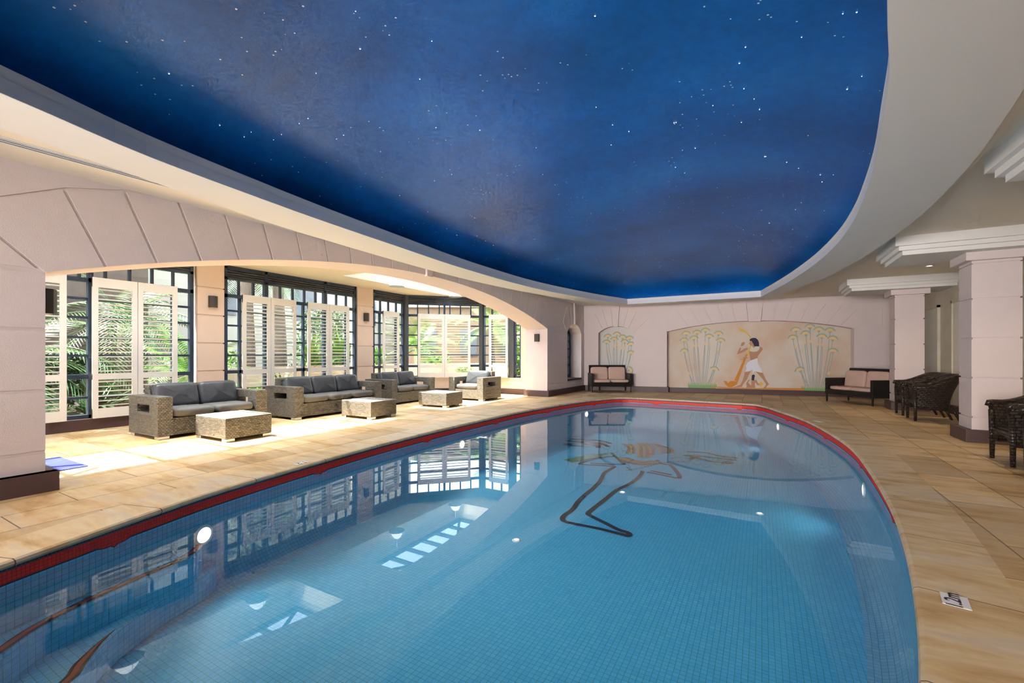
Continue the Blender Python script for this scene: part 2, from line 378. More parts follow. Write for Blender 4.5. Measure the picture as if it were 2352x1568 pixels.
# steps in the near left corner
stepA = [(-3.75, 0.25), (-3.98, 0.55), (-4.2, 0.84), (-4.40, 1.10), (-4.54, 1.50), (-4.61, 1.84), (-4.66, 2.06), (-4.80, 2.28), (-5.0, 2.34)]
stepB = [(-3.40, 0.2), (-3.62, 0.55), (-3.93, 1.08), (-4.10, 1.22), (-4.29, 1.40), (-4.45, 1.62), (-4.60, 1.9), (-4.70, 2.2), (-4.82, 2.42), (-5.0, 2.5)]
stepA = catmull(stepA, 4, False); stepB = catmull(stepB, 4, False)
def inside_pool(poly_line, z0, z1, name):
    # tread between the curve and the pool wall
    lim = [(-5.05, 2.6), (-4.95, 2.2), (-4.84, 1.91), (-4.66, 1.33), (-4.47, 0.75), (-4.23, 0.3)]
    mb = MB(); mb.prism(poly_line + [q for q in lim if q[1] < poly_line[-1][1]], z0, z1)
    return mb.build(name, M['ptile'], basin, bevel=0.03)
inside_pool(stepA, PB, -0.5, 'pool_step'); inside_pool(stepB, PB, -0.75, 'pool_step')
def strip_on(line, wd, z, name, m, parent, h=0.004):
    mb = MB(); n = len(line); L_, R_ = [], []
    for i in range(n):
        a = line[max(i - 1, 0)]; b = line[min(i + 1, n - 1)]; t = norm2(b[0] - a[0], b[1] - a[1])
        L_.append((line[i][0] - t[1] * wd / 2, line[i][1] + t[0] * wd / 2)); R_.append((line[i][0] + t[1] * wd / 2, line[i][1] - t[0] * wd / 2))
    vs = [(x, y, z + h) for x, y in L_] + [(x, y, z + h) for x, y in R_]
    mb.add(vs, [(i, i + 1, n + i + 1, n + i) for i in range(n - 1)])
    return mb.build(name, m, parent) if name else mb
lineA = [(x - 0.035, y - 0.02) for x, y in stepA[:-3]]
strip_on(lineA, 0.075, -0.5, 'step_edge_outline', M['black'], basin, 0.003); strip_on(lineA, 0.035, -0.5, 'step_edge_stripe', mat('dull_red_tile', (0.42, 0.06, 0.03), 0.4), basin, 0.006)
lineB = [(x - 0.03, y - 0.02) for x, y in stepB[:19]]
def taper(line, wd, z, name, m, h):
    mb = MB(); n = len(line); A, B = [], []
    for i in range(n):
        a = line[max(i - 1, 0)]; b = line[min(i + 1, n - 1)]; t = norm2(b[0] - a[0], b[1] - a[1]); k = wd / 2 * min(1, (n - 1 - i) / 6)
        A.append((line[i][0] - t[1] * k, line[i][1] + t[0] * k, z + h)); B.append((line[i][0] + t[1] * k, line[i][1] - t[0] * k, z + h))
    mb.add(A + B, [(i, i + 1, n + i + 1, n + i) for i in range(n - 1)]); mb.build(name, m, basin)
taper(lineB, 0.08, -0.75, 'step_edge_outline', M['black'], 0.003); taper(lineB, 0.035, -0.75, 'step_edge_stripe', D.materials['dull_red_tile'], 0.006)
# water
mb = MB(); wr = offset(pool, 0.0)
tri = tessellate_polygon([[Vector((x, y, 0)) for x, y in wr]])
mb.add([(x, y, WL) for x, y in wr], [tuple(t) for t in tri])
tag(mb.build('pool_water', M['water'], smooth=True), 'clear calm blue water filling the pool and mirroring the windows', 'water')
# pool wall lamps
def pool_lamp(x, y, z, ang, label):
    e = empty('pool_lamp', (x, y, z), ang, label, 'pool light', 'underwater lights')
    R = Matrix.Rotation(PI / 2, 4, 'Y')
    MB().lathe([(0.10, 0), (0.10, 0.012), (0.085, 0.02), (0.075, 0.012)], mtx=R).build('rim', M['whitep'], e, True)
    l = D.lights.new('pool_lamp_beam', 'SPOT'); l.energy = 11; l.shadow_soft_size = .07; l.color = (.85, .95, 1); l.spot_size = 2.3; l.spot_blend = .8; o = D.objects.new('pool_lamp_beam', l); COL.objects.link(o); o.location = (x + .05 * math.cos(ang), y + .05 * math.sin(ang), z); o.rotation_euler = Vector((-math.cos(ang), -math.sin(ang), 0.12)).to_track_quat('Z', 'Y').to_euler()
    MB().lathe([(0.074, 0.004), (0.074, 0.012), (0.05, 0.018), (0.0, 0.02)], mtx=R).build('lens', M['plight'], e, True)
def on_wall(y, side):
    best = None
    for i in range(len(pool)):
        a, b = pool[i], pool[(i + 1) % len(pool)]
        if (a[1] - y) * (b[1] - y) <= 0 and a[1] != b[1]:
            t = (y - a[1]) / (b[1] - a[1]); x = a[0] + (b[0] - a[0]) * t
            if (side < 0 and x < -2) or (side > 0 and x > -2):
                best = (x, math.atan2(b[0] - a[0], -(b[1] - a[1])) if False else math.atan2((b[0] - a[0]), -(b[1] - a[1])))
                u = norm2(b[0] - a[0], b[1] - a[1]); ang = math.atan2(u[0], -u[1]); return x, ang
    return best
for y, sd, lb in ((2.35, -1, 'round white underwater light on the left pool wall nearest the camera'), (7.3, -1, 'round white underwater light on the left pool wall below the armchair side'), (12.9, -1, 'round white underwater light on the left pool wall near the far corner'), (13.0, 1, 'round white underwater light on the right pool wall near the far corner'), (7.5, 1, 'round glaring underwater light on the right pool wall halfway along')):
    x, ang = on_wall(y, sd); pool_lamp(x, y, -0.42, ang, lb)
for (px, py), lb in (((1430, 1131), 'small bright round light in the pool floor below the drawn leg'), ((1745, 1180), 'small bright round light in the pool floor towards the right wall'), ((1186, 1241), 'small bright round light in the pool floor left of the centre')):
    x, y = gp(px, py, PB)
    e = empty('pool_floor_lamp', (x, y, PB + 0.001), 0, lb, 'pool light', 'pool floor lights')
    MB().lathe([(0.055, 0), (0.055, 0.008), (0.04, 0.012)]).build('rim', M['whitep'], e, True)
    MB().lathe([(0.038, 0.006), (0.03, 0.014), (0.0, 0.016)]).build('lens', M['plight'], e, True)
# drawing in the pool floor
def z3(x, y): return gp(1200 + x / 3.92, 900 + y / 3.92, PB)
art = empty('pool_floor_mosaic', (0, 0, 0), 0, 'large outlined sailing figure and two drawn eyes inlaid in the pool floor', 'mosaic artwork')
def line_art(segs, wd, name, m, h=0.006, parent=None):
    mb = MB()
    for s in segs:
        q = catmull([z3(*p) for p in s], 5, False) if len(s) > 2 else [z3(*p) for p in s]
        k = strip_on(q, wd, PB, None, None, None, h); mb.add(k.v, k.f)
    return mb.build(name, m, parent or art)
M['ink'] = mat('dark_mosaic_line', (0.035, 0.02, 0.03), 0.4)
M['green_t'] = mat('green_mosaic', (0.10, 0.30, 0.16), 0.4, noise=0.3, nscale=12)
M['ochre_t'] = mat('ochre_mosaic', (0.50, 0.30, 0.06), 0.4, noise=0.3, nscale=20)
M['brown_t'] = mat('brown_mosaic', (0.30, 0.12, 0.04), 0.4, noise=0.3, nscale=20)
line_art([[(835, 672), (785, 700), (735, 735), (700, 800), (640, 865), (560, 930), (500, 990), (450, 1060), (380, 1110), (360, 1145), (390, 1170), (500, 1195), (700, 1235), (900, 1285), (950, 1298), (965, 1285), (940, 1265), (860, 1240), (740, 1180), (630, 1125), (590, 1095), (640, 1050), (740, 970), (850, 885), (970, 825), (1040, 775), (1075, 735), (1080, 712)]], 0.08, 'leg_outline', M['ink'])
line_art([[(835, 672), (505, 650)], [(505, 650), (560, 628), (620, 610), (740, 588), (820, 582)], [(610, 642), (830, 655)], [(1120, 722), (1395, 778)], [(1395, 778), (1413, 772), (1405, 740), (1370, 695), (1320, 650)], [(1155, 710), (1345, 748)], [(800, 548), (920, 657)], [(1205, 612), (1240, 640), (1300, 658)]], 0.08, 'body_outline', M['ink'])
line_art([[(412, 422), (600, 432), (700, 440), (803, 467)], [(385, 440), (500, 450), (640, 478)], [(500, 450), (700, 462), (740, 478), (780, 495)], [(430, 483), (560, 489), (690, 482)], [(680, 478), (682, 505)], [(385, 472), (400, 467), (430, 470), (420, 478), (392, 478), (385, 472)]], 0.13, 'left_eye_drawing', M['ink'])
line_art([[(1482, 540), (1650, 548), (1780, 578), (1945, 597)], [(1450, 572), (1560, 575), (1700, 590), (1800, 604), (1928, 617)], [(1490, 576), (1560, 592), (1680, 622), (1820, 640)], [(1510, 608), (1545, 588)], [(1815, 632), (1845, 628), (1885, 640), (1850, 645), (1815, 636)]], 0.10, 'right_eye_drawing', M['ink'])
def poly_art(ps, name, m, h=0.008):
    q = [z3(*p) for p in ps]; mb = MB(); tri = tessellate_polygon([[Vector((x, y, 0)) for x, y in q]])
    mb.add([(x, y, PB + h) for x, y in q], [tuple(t) for t in tri]); return mb.build(name, m, art)
poly_art([(645, 468), (700, 466), (730, 474), (700, 486), (655, 482)], 'left_iris', M['brown_t'])
poly_art([(1540, 572), (1600, 574), (1640, 580), (1590, 592), (1548, 588)], 'right_iris', M['brown_t'])
poly_art([(365, 612), (550, 575), (790, 548), (700, 585), (540, 618), (440, 640), (430, 628)], 'green_wing', M['green_t'])
poly_art([(850, 588), (960, 592), (1010, 618), (1100, 625), (1160, 618), (1240, 630), (1200, 650), (1100, 662), (1000, 655), (900, 625)], 'boat_hull', M['brown_t'])
line_art([[(870, 594), (940, 620), (1030, 643), (1110, 648), (1225, 635)], [(900, 597), (970, 620), (1040, 632), (1180, 632)]], 0.05, 'hull_stripe', M['ochre_t'], 0.011)
for k, (x0, x1, xb) in enumerate([(905, 960, 940), (935, 985, 968), (960, 1005, 1000), (1020, 1040, 1050), (1040, 1065, 1075), (1055, 1095, 1098), (1070, 1125, 1120), (1085, 1150, 1150), (1110, 1180, 1175), (1150, 1230, 1225), (1180, 1275, 1262), (1200, 1315, 1300), (1160, 1345, 1345)]):
    yb = 555 if not 1020 <= x0 <= 1100 else 590
    line_art([[(x0, 470 if k < 3 or k > 9 else 462), ((x0 + x1) / 2 + 12, 490), (x1, 520), (xb, yb)]], 0.07, 'sail_stripe', M['ochre_t' if k % 2 else 'brown_t'], 0.009)
poly_art([(1115, 552), (1180, 554), (1185, 568), (1120, 566)], 'red_sail_patch', mat('red_mosaic_patch', (0.4, 0.06, 0.03), 0.4), 0.013)
def dashes(pts, name):
    q = catmull([z3(*p) for p in pts], 8, False); mb = MB()
    for i in range(0, len(q) - 1, 2):
        k = strip_on(q[i:i + 2], 0.05, PB, None, None, None, 0.012); mb.add(k.v, k.f)
    mb.build(name, M['ink'], art)
dashes([(930, 712), (1000, 700), (1100, 680), (1200, 655), (1300, 635), (1400, 632), (1480, 630), (1515, 615), (1480, 596), (1400, 592), (1330, 605)], 'dashed_rope'); dashes([(940, 680), (985, 718)], 'dashed_cross')
# ---------------------------------------------------------------- coping + deck
cp = ring_loft([(0.0, -0.05), (-0.03, -0.048), (-0.042, -0.03), (-0.035, -0.010), (-0.015, 0.0), (0.42, 0.002), (0.43, -0.02)], 'pool_coping', M['coping'], None, True)
for p in cp.data.polygons: p.use_smooth = False
uvl = cp.data.uv_layers[0]
for d_ in uvl.data: d_.uv = (d_.uv[0] / 1.02, d_.uv[1])
tag(cp, 'rounded sandstone coping slabs running round the pool edge', 'pool coping')
hole = offset(pool, 0.405)
mb = MB(); outer = [(-12.2, -4.2), (4.3, -4.2), (4.3, 19.2), (-12.2, 19.2)]
mb.holed(outer, [hole], -0.25, 0.0, lambda a, b, h: (a, b, h))
fl = mb.build('floor', M['floor'], kind='structure')
# ================================================================ WALLS
JZ = [0.40, 1.03, 1.66, 2.29]; CEIL = 3.32; GAP = 0.030; PR = 0.011
LW0 = (-6.45, 1.6); LU = norm2(0.022, 1); LN = (LU[1], -LU[0])     # LN points into the room (+X)
def wl_s(px):
    x, y, z = vhit(px, 0, LW0, LU); return (x - LW0[0]) * LU[0] + (y - LW0[1]) * LU[1]
BW0 = (-6.06, 16.6); BU = norm2(1, 0.16); BN = (BU[1], -BU[0])     # BN points into the room (-Y)
def bw_s(px):
    x, y, z = vhit(px, 0, BW0, BU); return (x - BW0[0]) * BU[0] + (y - BW0[1]) * BU[1]
def arch_curve(s0, s1, zs, rise, n=28):
    hs = (s1 - s0) / 2; R = (hs * hs + rise * rise) / (2 * rise); c = (s0 + s1) / 2; zc = zs + rise - R
    a0 = math.asin(min(1, hs / R)); 
    if zc > zs: a0 = PI - a0
    return [(c + R * math.sin(-a0 + 2 * a0 * i / n), zc + R * math.cos(-a0 + 2 * a0 * i / n)) for i in range(n + 1)], (c, zc, R, a0)
def opening(s0, s1, zb, zs, rise, n=28):
    cur, g = arch_curve(s0, s1, zs, rise, n)
    return [(s0, zb)] + cur + [(s1, zb)], g
def clip_z(poly, zmax):
    out = []
    for i in range(len(poly)):
        a, b = poly[i], poly[(i + 1) % len(poly)]
        if a[1] <= zmax: out.append(a)
        if (a[1] - zmax) * (b[1] - zmax) < 0:
            t = (zmax - a[1]) / (b[1] - a[1]); out.append((a[0] + (b[0] - a[0]) * t, zmax))
    return out
def clip_s(poly, lo, hi):
    for sgn, lim in ((1, lo), (-1, -hi)):
        out = []
        for i in range(len(poly)):
            a, b = poly[i], poly[(i + 1) % len(poly)]; fa, fb = sgn * a[0] - lim, sgn * b[0] - lim
            if fa >= 0: out.append(a)
            if fa * fb < 0:
                t = fa / (fa - fb); out.append((a[0] + (b[0] - a[0]) * t, a[1] + (b[1] - a[1]) * t))
        poly = out
        if not poly: return []
    return poly
def voussoirs(mb, f, s0, s1, zs, rise, th, n, key, deep=None, zmax=CEIL, lo=-99, hi=99, ear=0.6, keyproud=0.05):
    """raised wedge blocks fanned round an arch, with open joints"""
    cur, (c, zc, R, a0) = arch_curve(s0, s1, zs, rise); hs = (s1 - s0) / 2
    Dp = deep or R
    top = zs + rise + th
    def inn(s): return zc + math.sqrt(max(0, R * R - (s - c) ** 2)) if True else 0
    edges = [c + key + (hs - key) * k / n for k in range(n + 1)]
    def outp(s, z):   # walk away from the focus below the arch
        dx, dz = s - c, Dp; l = math.hypot(dx, dz); return (s + dx / l * th, z + dz / l * th)
    for sg in (1, -1):
        for k in range(n):
            a, b = edges[k] + GAP / 2, edges[k + 1] - (GAP / 2 if k < n - 1 else 0.0)
            pa, pb = (a, inn(a)), (b, inn(b)) if k < n - 1 else (b, zs)
            oa, ob = outp(*pa), outp(*pb)
            mid = ((a + b) / 2, inn((a + b) / 2))
            pl = [pa, mid, pb]
            if k == n - 1: pl.append((pb[0] + ear * 0.72, pb[1] + ear * 0.72))
            else: pl.append(ob)
            pl.append(oa)
            pl = [(c + sg * (x - c), z) for x, z in pl]
            pl = clip_s(clip_z(pl, zmax), lo, hi)
            if len(pl) > 2: mb.prism(pl, 0, PR, f)
    kt = zs + rise + th + 0.2
    pl = clip_z([(c - key + GAP / 2, zs + rise - 0.03), (c + key - GAP / 2, zs + rise - 0.03), (c + key * 1.45, kt), (c - key * 1.45, kt)], zmax)
    mb.prism(pl, -0.02, PR + keyproud, f)
def rows(mb, f, a0, a1, z0=0.2, ztop=2.25, zj=JZ, inner=()):
    zs_ = [z0] + [z for z in zj if z < ztop] + [ztop]
    for k in range(len(zs_) - 1):
        lo = zs_[k] + (0 if k == 0 else GAP / 2); hi = zs_[k + 1] - GAP / 2
        mb.prism([(a0, lo), (a1, lo), (a1, hi), (a0, hi)], 0, PR, f)
# --- left arcade wall
sA1 = wl_s(1257); sC = wl_s(1347); sw0, sw1 = wl_s(1302.6), wl_s(1334.5)
fL = fmap(LW0, LU, LN)
ZSP = 2.25; RISE = 0.87
opA, gA = opening(0.0, sA1, 0.0, ZSP, RISE, 40)
opW, gW = opening(sw0, sw1, 0.50, 2.20, 0.36, 16)
THK = 0.8
outer = [(-6.0, 0), (0.0, 0)] + opA[1:-1] + [(sA1, 0), (sC + 0.3, 0), (sC + 0.3, 3.62), (-6.0, 3.62)]
mb = MB(); mb.holed(outer, [opW], -THK, 0, fL)
wl = mb.build('wall_left', M['pink'], kind='structure')
mb = MB()
rows(mb, fL, -6.0, 0.0, 0.2, ZSP)
rows(mb, fL, sA1, sw0, 0.2, ZSP); rows(mb, fL, sw1, sC, 0.2, ZSP)
mb.prism([(sw0, 0.2), (sw1, 0.2), (sw1, 0.38), (sw0, 0.38)], 0, PR, fL)
voussoirs(mb, fL, 0.0, sA1, ZSP, RISE, 0.82, 12, 0.10, deep=12.0, ear=0.75)
cur_, (c_, zc_, R_, a0_) = arch_curve(0.0, sA1, ZSP, RISE); hs_ = sA1 / 2; sp_ = [(-6.0, 2.28), (-0.07, 2.28), (-0.54 - .05, 2.79 + .01)]
for k in range(11, 3, -1):
    s_ = c_ + .10 + (hs_ - .10) * k / 12 ; z_ = zc_ + math.sqrt(R_ * R_ - (s_ - c_) ** 2); l_ = math.hypot(s_ - c_, 12.0)
    ox, oz = s_ + (s_ - c_) / l_ * .82, z_ + 12.0 / l_ * .82 + .034
    if oz > CEIL: break
    sp_.append((2 * c_ - ox, oz))
sp_ += [(sp_[-1][0] + .35, CEIL), (-6.0, CEIL)]
mb.prism(sp_, 0, PR, fL)
voussoirs(mb, fL, sw0, sw1, 2.20, 0.36, 0.75, 3, 0.07, deep=1.4, ear=0.5, lo=sA1 + 0.2, hi=sC)
mb.build('raised_blocks', M['pink'], wl)
# blocks on the far jamb of the arch
fJ = fmap((LW0[0] + LU[0] * sA1, LW0[1] + LU[1] * sA1), (-LN[0], -LN[1]), (-LU[0], -LU[1]))
mb = MB(); rows(mb, fJ, -PR, THK, 0.2, ZSP); mb.build('jamb_blocks', M['pink'], wl)
# narrow arched window in the thickness
fN = fmap(LW0, LU, LN)
mb = MB(); wfz = [0.62, 0.99, 1.30, 1.61, 1.92, 2.18]
mb.box(0, 0, 0, 0, 0, 0)
mb.v, mb.f = [], []
q0, q1 = sw0 + 0.0, sw1
def barf(mb, f, a0, a1, z0, z1, h0, h1): mb.prism([(a0, z0), (a1, z0), (a1, z1), (a0, z1)], h0, h1, f)
barf(mb, fN, q0, q0 + 0.09, 0.5, 2.35, -0.55, -0.45); barf(mb, fN, q1 - 0.09, q1, 0.5, 2.35, -0.55, -0.45); barf(mb, fN, (q0 + q1) / 2 - .03, (q0 + q1) / 2 + .03, 0.5, 2.5, -0.55, -0.46)
for z in wfz: barf(mb, fN, q0, q1, z - 0.03, z + 0.03, -0.55, -0.45)
cur, _ = arch_curve(sw0, sw1, 2.2, 0.36, 16)
for a, b in zip(cur[:-1], cur[1:]):
    c_ = ((sw0 + sw1) / 2, 2.1); k = 0.88
    mb.prism([a, b, (c_[0] + (b[0] - c_[0]) * k, c_[1] + (b[1] - c_[1]) * k), (c_[0] + (a[0] - c_[0]) * k, c_[1] + (a[1] - c_[1]) * k)], -0.55, -0.45, fN)
wn = mb.build('window_1', M['slate'], kind='structure')
mb = MB(); mb.prism([(q0, 0.5), (q1, 0.5)] + cur[::-1], -0.51, -0.50, fN); mb.build('pane', M['glass'], wn)
mb = MB(); barf(mb, fN, q0, q1, 0.44, 0.505, -0.6, 0.03); mb.build('window_sill', M['plinth'], wn)
# plinths
mb = MB()
mb.prism([(-6.0, 0), (0.08, 0), (0.08, .2), (-6.0, .2)], 0.0, 0.12, fL)
mb.prism([(-6.0, 0), (0.08, 0), (0.08, .2), (-6.0, .2)], -THK - .06, 0.12, fL)
mb.prism([(sA1 - 0.06, 0), (sC + .1, 0), (sC + .1, .2), (sA1 - 0.06, .2)], -THK - .06, 0.07, fL)
mb.build('baseboard_left', M['plinth'], kind='structure', bevel=0.006)
# --- back wall with two niches
PR = 0.026
fB = fmap(BW0, BU, BN)
n0, n1 = bw_s(1532), bw_s(1961); m0, m1 = bw_s(1374.6), bw_s(1456); bEnd = 10.2
opN, gN = opening(n0, n1, 0.0, 2.25, 0.33, 30); opM, gM = opening(m0, m1, 0.0, 2.24, 0.26, 16)
outer = [(-0.3, 0), (m0, 0)] + opM[1:-1] + [(m1, 0), (n0, 0)] + opN[1:-1] + [(n1, 0), (bEnd, 0), (bEnd, 3.62), (-0.3, 3.62)]
NR = 0.28
mb = MB(); mb.prism(outer, -NR, 0, fB)
wb = mb.build('wall_back', M['pink'], kind='structure')
mb = MB(); mb.prism([(-0.4, 0), (bEnd, 0), (bEnd, 3.62), (-0.4, 3.62)], -NR - 0.2, -NR - 0.03, fB); mb.build('outer_wall', M['pink'], wb)
mb = MB(); rows(mb, fB, 0.0, m0, .2, 2.25); rows(mb, fB, m1, n0, .2, 2.25); rows(mb, fB, n1, bEnd, .2, 2.25)
rows(mb, fB, n1 + 0.75, bEnd, 2.31, 2.92, [])
voussoirs(mb, fB, n0, n1, 2.25, 0.33, 0.72, 7, 0.20, deep=3.0, ear=0.95)
voussoirs(mb, fB, m0, m1, 2.24, 0.26, 0.72, 3, 0.10, deep=1.0, ear=0.85, lo=0.0)
mb.build('raised_blocks', M['pink'], wb)
mb = MB()
for a, b in ((0, m0 + .03), (m1 - .03, n0 + .05), (n1 - .05, bEnd)): mb.prism([(a, 0), (b, 0), (b, .2), (a, .2)], -NR, 0.06, fB)
for a, b in ((m0, m1), (n0, n1)): mb.prism([(a, 0), (b, 0), (b, .17), (a, .17)], -NR, -NR + 0.05, fB)
mb.build('baseboard_back', M['plinth'], kind='structure', bevel=0.005)
# --- murals
def mural_mat():
    m, nt, b = nm('mural_ground'); L = nt.links.new
    tc = N(nt, 'ShaderNodeTexCoord'); n1 = N(nt, 'ShaderNodeTexNoise'); n1.inputs['Scale'].default_value = 0.9; n1.inputs['Detail'].default_value = 4
    L(tc.outputs['Object'], n1.inputs['Vector'])
    r = ramp(nt, [(0.32, (0.62, 0.44, 0.32)), (0.48, (0.66, 0.54, 0.44)), (0.62, (0.68, 0.61, 0.54))]); L(n1.outputs['Fac'], r.inputs['Fac']); L(r.outputs[0], b.inputs['Base Color'])
    b.inputs['Roughness'].default_value = 0.9; return m
M['mural'] = mural_mat()
AC = {k: mat('mural_' + k, c, 0.85) for k, c in dict(skin=(0.50, 0.27, 0.17), navy=(0.045, 0.035, 0.07), white=(0.72, 0.72, 0.78), yellow=(0.72, 0.46, 0.10), orange=(0.66, 0.26, 0.04), stem=(0.36, 0.42, 0.42), rim=(0.34, 0.46, 0.38), petal=(0.80, 0.56, 0.28), grass=(0.25, 0.45, 0.20), collar=(0.66, 0.64, 0.52), boat=(0.66, 0.28, 0.08), halo=(0.66, 0.61, 0.57), teal=(0.42, 0.55, 0.58)).items()}
NP = (BW0[0] - BN[0] * (NR + .03), BW0[1] - BN[1] * (NR + .03)); fM = fmap(NP, BU, BN)
def mpx(px, py):
    x, y, z = vhit(px, py, NP, BU); return ((x - NP[0]) * BU[0] + (y - NP[1]) * BU[1], z)
z5 = lambda x, y: mpx(1500 + x / 4.2, 640 + y / 4.2)
z8 = lambda x, y: mpx(1660 + x / 9.8, 740 + y / 9.8)
z4 = lambda x, y: mpx(1220 + x / 5.226, 640 + y / 5.226)
def shape(parent, name, m, pts, conv, lay=1):
    mb = MB(); q = [conv(*p) for p in pts]
    tri = tessellate_polygon([[Vector((a, b, 0)) for a, b in q]])
    mb.add([fM(a, b, 0.002 + 0.0015 * lay) for a, b in q], [tuple(t) for t in tri]); return mb.build(name, m, parent)
def lotus(parent, conv, flowers, buds, bx, by, bw, sc):
    allf = [(x, y, 1) for x, y in flowers] + [(x, y, 0) for x, y in buds]
    xs = sorted(allf, key=lambda t: t[0]); n = len(xs)
    for i, (x, y, fl) in enumerate(xs):
        st = MB()
        a = conv(x, y + 6 * sc); b_ = conv(bx + bw * (i / (n - 1) - .5), by); c = conv(bx + bw * (i / (n - 1) - .5) + (x - bx) * .45, by + (y - by) * .62)
        pts = [((1 - t) ** 2 * a[0] + 2 * t * (1 - t) * c[0] + t * t * b_[0], (1 - t) ** 2 * a[1] + 2 * t * (1 - t) * c[1] + t * t * b_[1]) for t in [k / 14 for k in range(15)]]
        w_ = 0.010; A, B = [], []; lay = .004 + .0002 * i
        for k in range(15):
            p, q = pts[max(k - 1, 0)], pts[min(k + 1, 14)]; u = norm2(q[0] - p[0], q[1] - p[1]); o = pts[k]
            A.append(fM(o[0] - u[1] * w_, o[1] + u[0] * w_, lay)); B.append(fM(o[0] + u[1] * w_, o[1] - u[0] * w_, lay))
        st.add(A + B, [(k, k + 1, 16 + k, 15 + k) for k in range(14)]); so_ = st.build('painted_stem', AC['stem'], parent)
        u = norm2(pts[0][0] - pts[2][0], pts[0][1] - pts[2][1]); an = math.atan2(u[1], u[0]); o = pts[0]
        P = lambda r, t, h: fM(o[0] + r * math.cos(an + t), o[1] + r * math.sin(an + t), h)
        if fl:
            r0, r1 = 0.135, 0.175; ts = [-1.15 + 2.3 * k / 10 for k in range(11)]
            MB().add([P(0, 0, .0085)] + [P(r0, t, .0085) for t in ts], [tuple(range(12))]).build('painted_petals', AC['petal'], so_)
            MB().add([P(r0 - .005, t, .009) for t in ts] + [P(r1, t * 1.1, .009) for t in ts], [(k, k + 1, 12 + k, 11 + k) for k in range(10)]).build('painted_flower_rim', AC['rim'], so_)
            MB().add([P(.05, PI, .0095), P(.065, -1.0, .0095), P(.035, 0, .0095), P(.065, 1.0, .0095)], [(0, 1, 2, 3)]).build('painted_calyx', AC['rim'], so_)
        else:
            MB().add([P(.03, PI, .0085), P(.045, -1.0, .0085), P(.12, 0, .0085), P(.045, 1.0, .0085)], [(0, 1, 2, 3)]).build('painted_bud', AC['petal'], so_)
mu = empty('wall_mural', (0, 0, 0), 0, 'large arched wall painting of a harp player on a boat between tall flowers', 'mural')
mb = MB(); mb.prism(opN, -0.01, 0.002, fM); mb.build('painted_ground', M['mural'], mu)
lotus(mu, z5, [(320, 540), (425, 530), (505, 510), (395, 585), (540, 568), (630, 540), (300, 605), (650, 608), (303, 708), (588, 882)], [(392, 650), (433, 645), (498, 628), (547, 637), (625, 685), (347, 917)], 465, 1015, 180, 1)
lotus(mu, z5, [(1378, 505), (1473, 540), (1513, 475), (1598, 503), (1705, 512), (1627, 570), (1350, 580), (1730, 590), (1733, 710), (1420, 890)], [(1375, 660), (1465, 615), (1522, 608), (1590, 635), (1632, 640), (1690, 915)], 1560, 1040, 180, 1)
def tuft(x0, x1, yt, yb):
    p = [(x0 + 18, yb)]; n = 22
    for k in range(n + 1):
        x = x0 + (x1 - x0) * k / n; p.append((x, yt + rnd.uniform(-12, 4))); p.append((x + (x1 - x0) / n * .5, yt + 26))
    p.append((x1 - 14, yb)); return p
shape(mu, 'painted_grass', AC['grass'], tuft(330, 608, 1005, 1068), z5, 4); shape(mu, 'painted_grass', AC['grass'], tuft(1420, 1740, 1038, 1102), z5, 4)
shape(mu, 'painted_boat', AC['boat'], [(560, 1035), (700, 1045), (1000, 1055), (1100, 1050), (1420, 1055), (1455, 1055), (1455, 1075), (1300, 1080), (1200, 1095), (900, 1088), (780, 1070), (620, 1048), (575, 1052)], z5, 5)
